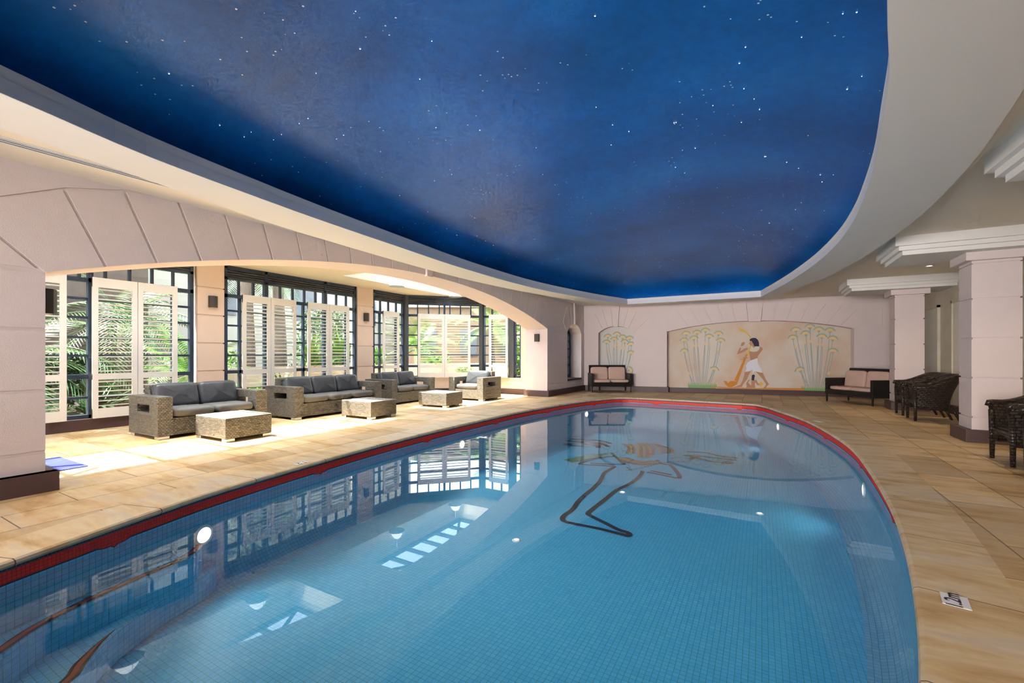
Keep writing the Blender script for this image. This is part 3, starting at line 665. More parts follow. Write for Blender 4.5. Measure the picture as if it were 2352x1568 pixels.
fig = [('painted_plume', 'yellow', [(355, 125), (375, 120), (400, 150), (420, 140), (440, 165), (470, 158), (490, 185), (520, 190), (530, 220), (560, 235), (575, 262), (600, 275), (612, 300), (625, 330), (635, 365), (610, 350), (590, 310), (545, 262), (500, 230), (440, 208), (400, 212), (380, 190)], 6),
('painted_torso', 'skin', [(585, 640), (630, 655), (700, 668), (780, 650), (825, 600), (835, 548), (880, 565), (902, 590), (880, 640), (830, 700), (790, 760), (775, 810), (625, 865), (615, 780), (600, 720)], 6),
('painted_collar', 'collar', [(640, 540), (660, 555), (700, 570), (740, 552), (830, 545), (825, 600), (780, 650), (700, 668), (630, 655), (595, 630), (600, 590)], 7),
('painted_face', 'skin', [(608, 420), (660, 440), (690, 490), (712, 545), (735, 560), (690, 572), (670, 545), (650, 520), (620, 515), (598, 490), (595, 470), (605, 450)], 8),
('painted_hair', 'navy', [(605, 385), (640, 360), (700, 348), (750, 358), (790, 395), (812, 450), (820, 540), (710, 540), (690, 490), (660, 440), (640, 420), (608, 420)], 9),
('painted_arm', 'skin', [(555, 565), (562, 610), (500, 650), (400, 700), (315, 720), (345, 650), (385, 565), (412, 572), (395, 650), (470, 600)], 6),
('painted_hand', 'skin', [(405, 530), (420, 470), (455, 440), (498, 450), (490, 480), (500, 495), (430, 540)], 6),
('painted_harp', 'orange', [(525, 710), (558, 720), (340, 1335), (260, 1305)], 7),
('painted_harp_neck', 'yellow', [(620, 515), (645, 525), (580, 690), (558, 720), (525, 712)], 8),
('painted_harp_bowl', 'orange', [(20, 1318), (80, 1320), (120, 1360), (170, 1322), (250, 1318), (335, 1335), (320, 1390), (260, 1430), (200, 1460), (120, 1450), (60, 1400)], 8),
('painted_lower_hand', 'skin', [(375, 820), (440, 830), (470, 800), (440, 785), (500, 780), (520, 770), (560, 790), (555, 805), (500, 815), (460, 845), (400, 838)], 9),
('painted_leg', 'skin', [(500, 1110), (620, 1090), (668, 1050), (600, 1150), (540, 1290), (450, 1400), (435, 1450), (230, 1465), (330, 1430), (400, 1400), (440, 1320), (480, 1200)], 6),
('painted_leg', 'skin', [(725, 1090), (895, 1125), (930, 1200), (970, 1290), (1040, 1390), (1000, 1430), (970, 1470), (910, 1475), (960, 1430), (975, 1390), (900, 1280), (820, 1190)], 6),
('painted_kilt', 'white', [(625, 860), (775, 805), (800, 950), (850, 1020), (895, 1135), (800, 1120), (725, 1098), (700, 1110), (680, 1160), (668, 1055), (620, 1100), (500, 1115), (540, 1040), (515, 980), (560, 900)], 7),
('painted_kneeling_figure', 'skin', [(640, 1310), (710, 1310), (735, 1290), (760, 1300), (790, 1370), (840, 1405), (830, 1420), (770, 1400), (735, 1350), (720, 1380), (730, 1475), (520, 1470), (540, 1430), (525, 1380), (545, 1340), (600, 1280), (612, 1300), (565, 1350), (630, 1420), (645, 1400)], 7),
('painted_kneeling_hair', 'navy', [(655, 1190), (690, 1172), (725, 1190), (715, 1230), (705, 1312), (645, 1302)], 9),
('painted_lily', 'yellow', [(790, 1345), (830, 1370), (858, 1325), (885, 1370), (920, 1345), (890, 1410), (862, 1440), (868, 1480), (855, 1480), (855, 1440), (830, 1405)], 8)]
for nme, c, pts, lay in fig: shape(mu, nme, AC[c], pts, z8, lay)
mu2 = empty('niche_mural', (0, 0, 0), 0, 'small arched wall painting of flowers behind the dark loveseat', 'mural')
mb = MB(); mb.prism(opM, -0.01, 0.002, fM); mb.build('painted_ground', AC['halo'], mu2)
lotus(mu2, z4, [(922, 705), (1030, 680), (998, 740), (1097, 715), (1183, 728), (905, 775), (1123, 770), (1200, 800), (1197, 905), (1170, 1095)], [(920, 860), (990, 815), (1033, 800), (1083, 835), (1122, 835)], 1050, 1130, 170, 1)
# --- right wall
mb = MB(); mb.box(4.0, 4.2, -4.2, 19.0, 0, 3.62); wr_ = mb.build('wall_right', M['travert'], kind='structure')
mb = MB()
for y0, y1 in ((10.75, 14.35), (6.0, 9.6), (15.4, 17.6)):
    mb.box(3.965, 4.0, y0, y1, 0.2, 2.62)
mb.build('wall_panel', M['panel'], wr_)
mb = MB()
for y0, y1 in ((10.75, 14.35), (6.0, 9.6), (15.4, 17.6)):
    mb.box(3.94, 4.0, y0 - .06, y0, 0.2, 2.68); mb.box(3.94, 4.0, y1, y1 + .06, 0.2, 2.68); mb.box(3.94, 4.0, y0 - .06, y1 + .06, 2.62, 2.68)
mb.build('panel_frame', M['travert'], wr_)
MB().box(3.9, 4.0, -4.2, 18.2, 0, 0.2).build('baseboard_right', M['plinth'], kind='structure')
MB().box(-12.2, 4.2, -4.4, -4.2, 0, 3.62).build('wall_near', M['pink'], kind='structure')
# --- columns on the right with stepped beams
PR = 0.018
for k, yc in enumerate((5.36, 10.07, 14.79)):
    mb = MB(); x0, x1, y0, y1 = 2.93, 3.50, yc - .26, yc + .26
    mb.box(x0 + PR, x1 - PR, y0 + PR, y1 - PR, 0, 3.0)
    zz = [0.2] + JZ + [2.86]
    for a, b in zip(zz[:-1], zz[1:]): mb.box(x0, x1, y0, y1, a + (GAP / 2 if a > .2 else 0), b - GAP / 2)
    mb.box(x0, x1, y0, y1, 2.86, 2.93)
    lb = ['square pink column with cap at the right edge behind the camera side', 'square pink grooved column behind the cut-off wicker chair', 'square pink grooved column beside the pair of dark wicker chairs'][k]
    c = empty('column', ((x0 + x1) / 2, yc, 0), 0, lb, 'column', 'columns along the right side')
    o = mb.build('shaft', M['pink'], c); o.data.transform(Matrix.Translation((-(x0 + x1) / 2, -yc, 0)))
    mb = MB(); mb.box(-.285 - .09, .285 + .09, -.26 - .09, .26 + .09, 2.90, 3.035); mb.build('capital', M['pink'], c, bevel=0.004)
    mb = MB(); mb.box(-.285 - .09, .285 + .09, -.26 - .09, .26 + .09, 0, 0.2); mb.build('plinth', M['plinth'], c, bevel=0.006)
    mb = MB(); b0, b1 = yc - .70, yc + .70
    for q, (z0, z1) in enumerate(((3.17, CEIL + .02), (3.10, 3.17), (3.03, 3.10))):
        e = q * 0.055
        mb.box(1.90 + e, 4.02, b0 + e, b1 - e, z0, z1)
    mb.build('trim_%d' % (k + 1), M['white'], kind='structure')
# ================================================================ CEILINGS
rin = [(-4.10, -0.4), (-4.44, 0.89), (-4.72, 1.8), (-4.90, 2.94), (-5.02, 3.9), (-5.14, 5.3), (-5.27, 6.9), (-5.30, 8.4), (-5.26, 9.9), (-5.12, 11.2), (-4.91, 12.34), (-4.55, 13.9)]
rin_r = [(-0.03, 15.4), (0.35, 13.6), (0.62, 12.2), (0.90, 10.3), (1.04, 8.6), (1.05, 7.3), (1.00, 6.3), (0.92, 5.31), (0.81, 4.43), (0.70, 3.6), (0.54, 2.8), (0.25, 1.2), (-0.1, -0.4)]
A1 = catmull(rin + [(-4.08, 15.4)], 4, False); A2 = catmull(rin_r, 4, False)
def seg(a, b, n): return [(a[0] + (b[0] - a[0]) * k / n, a[1] + (b[1] - a[1]) * k / n) for k in range(1, n)]
RI = (A1 + seg(A1[-1], A2[0], 8) + A2 + seg(A2[-1], A1[0], 8))[::-1]      # counter-clockwise
def rim_off(d):
    out = offset(RI, d)
    return out
rout = [(-4.75, -1.2), (-5.10, 0.9), (-5.3, 1.75), (-5.48, 2.6), (-5.70, 3.5), (-5.86, 5.0), (-5.97, 6.6), (-6.0, 8.2), (-5.9, 9.9), (-5.7, 11.4), (-5.45, 12.6), (-5.1, 14.2)]
rout_r = [(0.25, 15.95), (0.75, 14.1), (1.25, 12.3), (1.55, 10.4), (1.70, 8.7), (1.74, 7.0), (1.68, 5.7), (1.56, 4.6), (1.40, 3.6), (1.15, 2.2), (0.75, 0.5), (0.3, -1.2)]
B1 = catmull(rout + [(-4.42, 15.95)], 4, False); B2 = catmull(rout_r, 4, False)
RO = (B1 + seg(B1[-1], B2[0], 6) + B2 + seg(B2[-1], B1[0], 6))[::-1]
ZR = 3.15
mb = MB(); mb.holed(RO, [RI[::-1]], ZR, CEIL + 0.02, lambda a, b, h: (a, b, h))
mb.build('trim_4', M['white'], kind='structure')
mb = MB()
def rloft(offz, m, name, **kw):
    mb = MB(); mb.loft([[(x, y, z) for x, y in offset(RI, o)] for o, z in offz]); return mb.build(name, m, **kw)
rloft([(0.0, ZR + 0.001), (-0.004, ZR + 0.001), (-0.004, 3.258), (0.05, 3.258), (0.05, 3.2)], M['lip'], 'trim_5', kind='structure')
cv = empty('cove_light_strip', (0, 0, 0), 0, 'dim reddish light strip hidden behind the rim of the blue dome', 'cove light')
mb = MB(); mb.loft([[(x, y, 3.262) for x, y in offset(RI, .16)], [(x, y, 3.262) for x, y in offset(RI, .20)]]); mb.build('strip', M['strip'], cv)
mb = MB(); mb.loft([[(x, y, 3.258) for x, y in offset(RI, .04)], [(x, y, 3.258) for x, y in offset(RI, .40)]]); mb.build('ledge', M['lip'], cv)
# flat ceiling outside the ring
DO = offset(RI, 0.38)
mb = MB(); mb.holed([(-7.1, -4.2), (4.0, -4.2), (4.0, 19.0), (-7.1, 19.0)], [DO[::-1]], CEIL, CEIL + .15, lambda a, b, h: (a, b, h)); mb.build('ceiling', M['cream'], kind='structure')
# second, higher step of the ring on the right-hand side
mb = MB(); R3 = [p for p in offset(RO, 0.10)]
mb.holed(R3, [offset(RO, -0.05)[::-1]], 3.24, CEIL + .01, lambda a, b, h: (a, b, h)); mb.build('trim_6', M['cream'], kind='structure')
# dome
def lens_in(p, k):      # move towards the long axis
    cy = min(max(p[1], 3.0), 12.0); return (-2.08 + (p[0] + 2.08) * k, cy + (p[1] - cy) * k)
base_d = offset(RI, 0.36)
prof = [(1.0, 3.20), (1.0, 3.30), (0.995, 3.42), (0.975, 3.52), (0.94, 3.60), (0.89, 3.67), (0.82, 3.735), (0.72, 3.80), (0.58, 3.86), (0.42, 3.91), (0.25, 3.945), (0.10, 3.96), (0.0, 3.965)]
mb = MB(); rws = [[(*lens_in(p, k), z) for p in base_d] for k, z in prof]; mb.loft(rws)
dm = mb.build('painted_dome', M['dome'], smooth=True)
tag(dm, 'shallow glint-flecked deep blue painted dome above the pool', 'ceiling dome')
mb = MB(); mb.box(-8, 4.2, -4.4, 19.4, 4.05, 4.15); mb.build('roof', M['white'], kind='structure'); D.objects['roof'].name = 'ceiling'
# glowing points added to stand for glints on the dome paint
mb = MB()
glint_list = []
for _ in range(150):
    k = math.sqrt(rnd.random()) * 0.86; p = rnd.choice(base_d); q = lens_in(p, k)
    z = None
    for (k0, z0), (k1, z1) in zip(prof[:-1], prof[1:]):
        if k1 <= k <= k0: z = z0 + (z1 - z0) * ((k0 - k) / (k0 - k1) if k0 > k1 else 0)
    if z is None: continue
    r = rnd.choice((.003, .003, .004, .005)); 
    mb.add([(q[0] - r, q[1] - r, z - .006), (q[0] + r, q[1] - r, z - .006), (q[0] + r, q[1] + r, z - .006), (q[0] - r, q[1] + r, z - .006), (q[0], q[1], z - .012)], [(0, 1, 4), (1, 2, 4), (2, 3, 4), (3, 0, 4)])
st_ = mb.build('glint_points', emis('glint_point', (0.9, 0.95, 1.0), 1.5), dm, kind='stuff')
# ceiling linear air grille on the left
e = empty('ceiling_air_grille', (-5.86, 2.15, CEIL - .002), -0.045, 'long thin white linear air grille in the ceiling above the left pillar', 'air vent')
mb = MB()
for x in (-.075, -.025, .025, .062): mb.box(x, x + .014, -1.1, 2.6, -.008, 0.0)
mb.box(-.075, .076, -1.1, -1.02, -.008, 0); mb.box(-.075, .076, 2.52, 2.6, -.008, 0); mb.build('frame', M['whitep'], e)
MB().box(-.07, .07, -1.05, 2.55, -.0025, -.001).build('dark_slots', M['black'], e)
# downlights
def downlight(x, y, z, lb, power=48):
    e = empty('downlight', (x, y, z), 0, lb, 'ceiling light', 'recessed downlights')
    MB().lathe([(0.085, 0.0), (0.085, -0.008), (0.06, -0.012), (0.055, -0.004)]).build('ring', M['whitep'], e, True)
    MB().lathe([(0.054, -0.003), (0.03, -0.006), (0.0, -0.007)]).build('lens', M['bulb'], e, True)
    l = D.lights.new('downlight_beam', 'SPOT'); l.energy = power; l.color = (1.0, 0.76, 0.46); l.spot_size = 2.2; l.spot_blend = 0.9; l.shadow_soft_size = 0.05
    o = D.objects.new('downlight_beam', l); COL.objects.link(o); o.location = (x, y, z - 0.03)
downlight(3.15, 12.75, CEIL, 'lit round downlight between the two far stepped beams')
downlight(3.05, 8.0, CEIL, 'lit round downlight at the right edge above the near column')
downlight(3.05, 2.6, CEIL, 'round downlight beyond the right edge of view')
# ================================================================ ALCOVE (window side)
WX = -10.9; AZ = 3.50
X_in = -7.0
skl = [(-9.70, -7.45, 0.2, 6.47), (-9.70, -7.45, 8.02, 12.75)]
outer = [(X_in, -4.2), (X_in + .5, 14.2), (-7.0, 14.2), (-9.2, 14.2), (-11.4, 12.0), (-11.4, -4.2)]
holes = [[(a, c), (a, d), (b, d), (b, c)] for a, b, c, d in skl]
mb = MB(); mb.holed(outer, holes, AZ, AZ + .55, lambda a, b, h: (a, b, h)); mb.build('ceiling', M['cream2'], kind='structure')
for k, (a, b, c, d) in enumerate(skl):
    MB().box(a - .05, a + .34, c - .05, d + .05, AZ + .55, AZ + .66).build('trim_%d' % (8 + k), M['cream2'], kind='structure')  # slab added over the opening to keep sky light off the shaft wall
    a = a + .34
    mb = MB(); z = AZ + .55
    mb.box(a - .05, a + .04, c, d, z, z + .1); mb.box(b - .04, b + .05, c, d, z, z + .1); mb.box(a, b, c - .05, c + .04, z, z + .1); mb.box(a, b, d - .04, d + .05, z, z + .1)
    n = 7
    for i in range(1, n):
        y = c + (d - c) * i / n; mb.box(a, b, y - .035, y + .035, z, z + .1)
    for yy, sg in ((c, 1), (d, -1)):
        for xx, s2 in ((a, 1), (b, -1)):
            mb.tube([(xx, yy, z + .05), (xx + s2 * .85, yy + sg * 1.25, z + .05)], .045, 6)
    o = mb.build('window_%d' % (k + 2), M['slate'], kind='structure')
    MB().box(a, b, c, d, z + .10, z + .105).build('pane', M['glass'], o)
def rect_frame(mb, f, a0, a1, z0, z1, w_, h0, h1):
    barf(mb, f, a0, a0 + w_, z0, z1, h0, h1); barf(mb, f, a1 - w_, a1, z0, z1, h0, h1); barf(mb, f, a0, a1, z0, z0 + w_, h0, h1); barf(mb, f, a0, a1, z1 - w_, z1, h0, h1)
def window(num, p0, u, nrm, a0, a1, zb, majors, mains):
    f = fmap(p0, u, nrm); mb = MB(); ZT = AZ
    rect_frame(mb, f, a0, a1, zb, ZT, 0.07, -.14, -.03)
    for a in majors: barf(mb, f, a - .035, a + .035, zb, ZT, -.14, -.03)
    for a in mains: barf(mb, f, a - .025, a + .025, zb, 2.8, -.13, -.05)
    barf(mb, f, a0, a1, 3.17, 3.23, -.14, -.03); barf(mb, f, a0, a1, 2.75, 2.83, -.14, -.03)
    for z in (2.44, 2.09, 1.72, 1.38, .60):
        if z > zb + .1: barf(mb, f, a0, a1, z - .022, z + .022, -.12, -.06)
    barf(mb, f, a0, a1, .95, 1.03, -.13, -.05)
    n = max(1, round((a1 - a0) / .36))
    for k in range(1, n): 
        a = a0 + (a1 - a0) * k / n; barf(mb, f, a - .022, a + .022, 2.8, 3.2, -.12, -.06)
    o = mb.build('window_%d' % num, M['slate'], kind='structure')
    mb = MB()
    for k in range(4):
        z = 3.24 + k * .055
        mb.prism([(a0 + .06, z), (a1 - .06, z), (a1 - .06, z + .035), (a0 + .06, z + .035)], -.12, -.05, f)
    barf(mb, f, a0 + .05, a1 - .05, 3.2, ZT, -.139, -.125)
    mb.build('louvre_band', M['slate2'], o)
    mb = MB(); barf(mb, f, a0, a1, zb, 3.2, -.092, -.088); mb.build('pane', M['glass'], o)
    return o
uY = (0, 1); nX = (1, 0)
W0 = (WX, 0)
window(4, W0, uY, nX, 0.55, 5.04, .21, [1.55, 3.32], [2.96, 4.66])
window(5, W0, uY, nX, 5.68, 9.54, .21, [6.68, 8.42], [6.05, 7.75, 9.18])
window(6, W0, uY, nX, 10.21, 11.66, .21, [], [10.54, 11.28])
u4 = norm2(1, 1); n4 = (u4[1], -u4[0]); W4 = (WX, 11.70)
window(7, W4, u4, n4, 0.02, 2.70, .58, [1.35], [.42, 2.28])
window(8, (-8.99, 13.61), (1, 0), (0, -1), 0.03, 1.20, .58, [], [.38])
window(9, (-8.99, 13.61), (1, 0), (0, -1), 1.34, 1.66, .58, [], [])
# low walls, piers and sills of the alcove
def pier(x0, x1, y0, y1, name):
    mb = MB(); mb.box(x0 + PR, x1 - PR, y0 + PR, y1 - PR, 0, AZ)
    zz = [0.2] + JZ + [2.92, AZ + .02]
    for a, b in zip(zz[:-1], zz[1:]): mb.box(x0, x1, y0, y1, a + (GAP / 2 if a > .2 else 0), b - GAP / 2)
    o = mb.build(name, M['pier'] if 'pier' in M else M['pink'], kind='structure'); return o
M['pier'] = mat('sun_warmed_plaster', (0.80, 0.62, 0.50), 0.85, noise=0.04, bump=0.1, bscale=100)  # plaster colour carries the alcove's warm sunlit bounce
pier(-11.2, WX, 5.10, 5.66, 'trim_10'); pier(-11.2, WX, 9.56, 10.19, 'trim_11'); pier(-11.2, WX, -.2, .5, 'trim_12')
mb = MB(); mb.box(-11.2, WX - .02, -4.2, 11.7, 0, .21); mb.box(-11.2, WX - .02, -4.2, -.2, 0, AZ)
f4 = fmap(W4, u4, n4); barf(mb, f4, -.05, 2.72, 0, .58, -.28, 0.0); mb.box(-8.99, -6.8, 13.61, 13.9, 0, .58); mb.box(-7.35, -6.8, 13.62, 13.9, 0, AZ)
mb.box(-7.66, -7.62, 13.70, 13.8, .58, AZ)
mb.build('wall_window_side', M['pier'], kind='structure')
mb = MB(); mb.box(-7.84, -7.62, 13.60, 13.80, .58, AZ); mb.box(-9.06, -8.92, 13.56, 13.72, .58, AZ); mb.box(-11.0, -10.86, 11.62, 11.78, .21, AZ); mb.build('trim_7', M['slate2'], kind='structure')
mb = MB(); mb.box(WX - .1, WX + .03, -.2, 5.1, 0, .2); mb.box(WX - .1, WX + .03, 5.1, 11.7, 0, .2); barf(mb, f4, -.05, 2.72, 0, .19, -.1, 0.04); mb.box(-8.99, -6.8, 13.57, 13.7, 0, .19)
mb.build('baseboard_window_side', M['plinth'], kind='structure')
# sliding shutters
def shutter(p0, u, nrm, a0, a1, zb, leaves, label, solid=False):
    f = fmap((0, 0), u, nrm); c = (a0 + a1) / 2
    e = empty('plantation_shutter', (p0[0] + u[0] * c, p0[1] + u[1] * c, 0), 0, label, 'window shutter', 'white louvred shutters')
    w_ = (a1 - a0) / leaves; ZT = 2.84
    for k in range(leaves):
        x0 = -(a1 - a0) / 2 + k * w_ + .004; x1 = x0 + w_ - .008
        mb = MB(); sw_ = .085
        barf(mb, f, x0, x0 + sw_, zb, ZT, .05, .095); barf(mb, f, x1 - sw_, x1, zb, ZT, .05, .095)
        barf(mb, f, x0, x1, ZT - .18, ZT, .052, .093); barf(mb, f, x0, x1, zb, zb + .18, .052, .093); barf(mb, f, x0, x1, .93, 1.04, .052, .093)
        lf_ = mb.build('leaf_frame', M['shutter'], e, bevel=0.003)
        mb = MB()
        for (za, zb2) in ((zb + .18, .93), (1.04, ZT - .18)):
            n = max(1, round((zb2 - za) / .09)); st = (zb2 - za) / n
            for i in range(n):
                z = za + st * (i + .5)
                pr = [(-.030, -.008), (.030, .004), (.030, .014), (-.030, .002)]
                vs = [f(a, z + dz, .072 + h) for a in (x0 + sw_, x1 - sw_) for h, dz in pr]
                mb.add(vs, [(0, 1, 2, 3), (7, 6, 5, 4), (0, 4, 5, 1), (1, 5, 6, 2), (2, 6, 7, 3), (3, 7, 4, 0)])
        mb.build('louvre_slats', M['shutter'], lf_)
    return e
shutter(W0, uY, nX, 1.62, 2.96, .21, 2, 'white louvred shutter half hidden by the near left pillar')
shutter(W0, uY, nX, 3.30, 4.68, .21, 2, 'largest white louvred shutter pair in full view behind the nearest sofa')
shutter(W0, uY, nX, 6.03, 7.43, .21, 2, 'left white shutter pair of the middle window, right of the first wall pier')
shutter(W0, uY, nX, 7.77, 9.17, .21, 2, 'right white shutter pair of the middle window above the three-seat sofa')
shutter(W0, uY, nX, 10.54, 11.28, .21, 1, 'single narrow white shutter just right of the second wall pier')
shutter(W4, u4, n4, 0.40, 2.28, .58, 2, 'white shutter pair on the angled bay window between sofa and armchair')
shutter((-8.99, 13.61), (1, 0), (0, -1), .38, 1.17, .58, 1, 'single white shutter behind the wicker armchair, partly cut by the arch')
# wall sconces
def sconce(x, y, z, rz, label):
    e = empty('wall_sconce', (x, y, z), rz, label, 'wall light', 'box wall lights')
    mb = MB(); mb.prism([(0, -.085), (.07, -.085), (.12, 0), (.07, .085), (0, .085)], -.13, .13); mb.build('housing', M['bronze'], e, bevel=.004)
    mb = MB(); mb.box(.02, .07, -.05, .05, .128, .134); mb.box(.02, .07, -.05, .05, -.134, -.128); mb.build('diffuser', M['whitep'], e)
sconce(WX, 5.40, 2.60, 0, 'dark box wall light on the first peach window pier')
sconce(WX, 9.88, 2.58, 0, 'dark box wall light on the second peach window pier')
jx = fJ(.36, 1.96, PR); sconce(jx[0], jx[1], 1.96, -PI / 2, 'dark box wall light on the far inner face of the big arch')
kx = fL(0.0, 1.94, -.12); sconce(kx[0], kx[1], 1.96, PI / 2, 'dark box wall light seen from behind, on the near inner face of the big arch')
# pendant dome lamps in the alcove
def pendant(x, y, label):
    e = empty('dome_pendant_lamp', (x, y, 3.40), 0, label, 'pendant lamp', 'white dome lamps of the window alcove')
    MB().lathe([(0.07, 0.20), (0.10, 0.17), (0.15, 0.10), (0.185, 0.02), (0.20, 0.0), (0.19, -0.005), (0.17, 0.02), (0.13, 0.10), (0.08, 0.16), (0.0, 0.18)], n=28).build('lamp_shade', M['lampw'], e, True)
    MB().lathe([(0.20, -.012), (0.222, -.012), (0.222, .008), (0.20, .008)], n=28).build('rim_ring', M['metal'], e, True)
    mb = MB()
    for k in range(3):
        a = k * 2 * PI / 3; mb.tube([(.215 * math.cos(a), .215 * math.sin(a), 0), (.19 * math.cos(a), .19 * math.sin(a), .12), (.06 * math.cos(a), .06 * math.sin(a), .22)], .007, 6)
    mb.build('struts', M['metal'], e)
    MB().tube([(0, 0, .18), (0, 0, .46)], .018, 8).build('stem', M['metal'], e)
pendant(-9.3, 9.6, 'white dome lamp left of the other in view, near the second pier'); pendant(-9.2, 12.3, 'white dome lamp in front of the angled bay window')
pendant(-9.3, 5.5, 'white dome lamp mirrored in the middle of the pool'); pendant(-9.35, 3.3, 'white dome lamp mirrored at the bottom left of the pool')
# ================================================================ FURNITURE
def cushion(w, d, h, puff=.35, n=10, p=3.2, seed=0):
    """soft pillow centred on the origin: w along y, d along x, h along z"""
    mb = MB(); r_ = random.Random(seed); rowsT = []
    nu, nv = 20, 10
    for i in range(nv + 1):
        ph = -PI / 2 + PI * i / nv; row = []
        for j in range(nu):
            th = 2 * PI * j / nu
            def sp(c, e): return math.copysign(abs(c) ** e, c)
            cx_ = sp(math.cos(ph), puff) * sp(math.cos(th), .28); cy_ = sp(math.cos(ph), puff) * sp(math.sin(th), .28); cz_ = sp(math.sin(ph), .75)
            k = 1 + .012 * r_.uniform(-1, 1)
            row.append((cx_ * d / 2 * k, cy_ * w / 2 * k, cz_ * h / 2 * (1 + .05 * r_.uniform(-1, 1))))
        rowsT.append(row)
    mb.loft(rowsT); return mb
def xf(mb, mtx):
    mb.v = [tuple(mtx @ Vector(v)) for v in mb.v]; return mb
def wicker_sofa(seats, width, loc, rz, label, group='grey-brown wicker sofas', name='wicker_sofa', cat='sofa'):
    e = empty(name, loc, rz, label, cat, group); d = 1.05; hd = d / 2; hw = width / 2; aw = .22; AH = .70
    mb = MB(); mb.box(-hd, hd - .02, -hw + aw, hw - aw, .05, .34); mb.build('seat_base', M['wick'], e, bevel=.01)
    mb = MB(); mb.add([(-hd, y, z) for y in (-hw + aw, hw - aw) for z in (.05, .86)] + [(-hd + .20, y, .86) for y in (-hw + aw, hw - aw)] + [(-hd + .26, y, .05) for y in (-hw + aw, hw - aw)], [(0, 1, 3, 2), (1, 4, 5, 3), (4, 6, 7, 5), (6, 0, 2, 7), (0, 6, 4, 1), (2, 3, 5, 7)])
    mb.build('backrest', M['wick'], e, bevel=.012)
    for sg in (-1, 1):
        y0, y1 = (-hw, -hw + aw) if sg < 0 else (hw - aw, hw); mb = MB()
        f = lambda a, b, h: (a, h, b)
        mb.holed([(-hd, .05), (hd, .05), (hd, AH), (-hd, AH)], [[(-.20, .43), (.24, .43), (.24, .56), (-.20, .56)]], y0, y1, f)
        mb.build('armrest', M['wick'], e, bevel=.008)
    for sx in (-1, 1):
        for sy in (-1, 1):
            mb = MB(); mb.box(sx * (hd - .09) - .07, sx * (hd - .09) + .07, sy * (hw - .1) - .08, sy * (hw - .1) + .08, 0, .05); mb.build('foot', M['metal'], e, bevel=.005)
    inn = width - 2 * aw; cw = inn / seats
    for k in range(seats):
        yc = -inn / 2 + cw * (k + .5)
        c = xf(cushion(cw - .01, .78, .15, .16, seed=k), Matrix.Translation((.13, yc, .415))); c.build('seat_cushion', M['taupe'], e, True)
        R = Matrix.Translation((-.17, yc, .66)) @ Matrix.Rotation(-.30 + .04 * (k % 2), 4, 'Y') @ Matrix.Rotation(PI / 2, 4, 'Y')
        c = xf(cushion(cw - .0, .46, .24, .33, seed=k + 5), R); c.build('back_cushion', M['charcoal'], e, True)
    return e
wicker_sofa(2, 1.83, (-9.08, 4.33, 0), 0, 'nearest wicker two-seat sofa with charcoal back cushions, beside the near table')
wicker_sofa(3, 2.47, (-9.16, 7.13, 0), 0, 'three-seat wicker sofa with three charcoal back cushions')
wicker_sofa(2, 1.83, (-9.37, 9.86, 0), 0, 'far wicker two-seat sofa beyond the three-seat one')
wicker_sofa(1, 1.28, (-7.90, 11.60, 0), -PI / 2, 'wicker armchair with one charcoal cushion in front of the bay window', 'wicker armchair', 'wicker_armchair', 'armchair')
def coffee_table(loc, rz, label, sx=.92, sy=.76, h=.385):
    e = empty('wicker_coffee_table', loc, rz, label, 'coffee table', 'low wicker tables')
    mb = MB(); mb.box(-sx / 2, sx / 2, -sy / 2, sy / 2, .05, h - .012); mb.build('base', M['wick'], e, bevel=.008)
    MB().box(-sx / 2 + .004, sx / 2 - .004, -sy / 2 + .004, sy / 2 - .004, h - .012, h).build('glass_top', mat('frosted_top_glass', (0.42, 0.42, 0.40), 0.12) if 'frosted_top_glass' not in D.materials else D.materials['frosted_top_glass'], e, bevel=.003)
    for ax in (-1, 1):
        for ay in (-1, 1):
            MB().box(ax * (sx / 2 - .07) - .06, ax * (sx / 2 - .07) + .06, ay * (sy / 2 - .08) - .07, ay * (sy / 2 - .08) + .07, 0, .05).build('foot', M['metal'], e, bevel=.004)
    return e
ct = coffee_table((-7.86, 4.24, 0), 0, 'nearest square wicker coffee table with feet, before the first sofa')
copied(ct, (-7.74, 7.12, 0), 0, 'middle square wicker coffee table, before the three-seat sofa')
copied(ct, (-7.66, 9.58, 0), .03, 'farthest square wicker coffee table, beside the armchair')
# blue mat
tag(MB().box(-8.3, -7.33, 1.45, 2.2, .002, .014).build('rubber_mat', M['mat_blue'], bevel=.002), 'blue rubber mat on the sunlit floor behind the left pillar', 'mat')
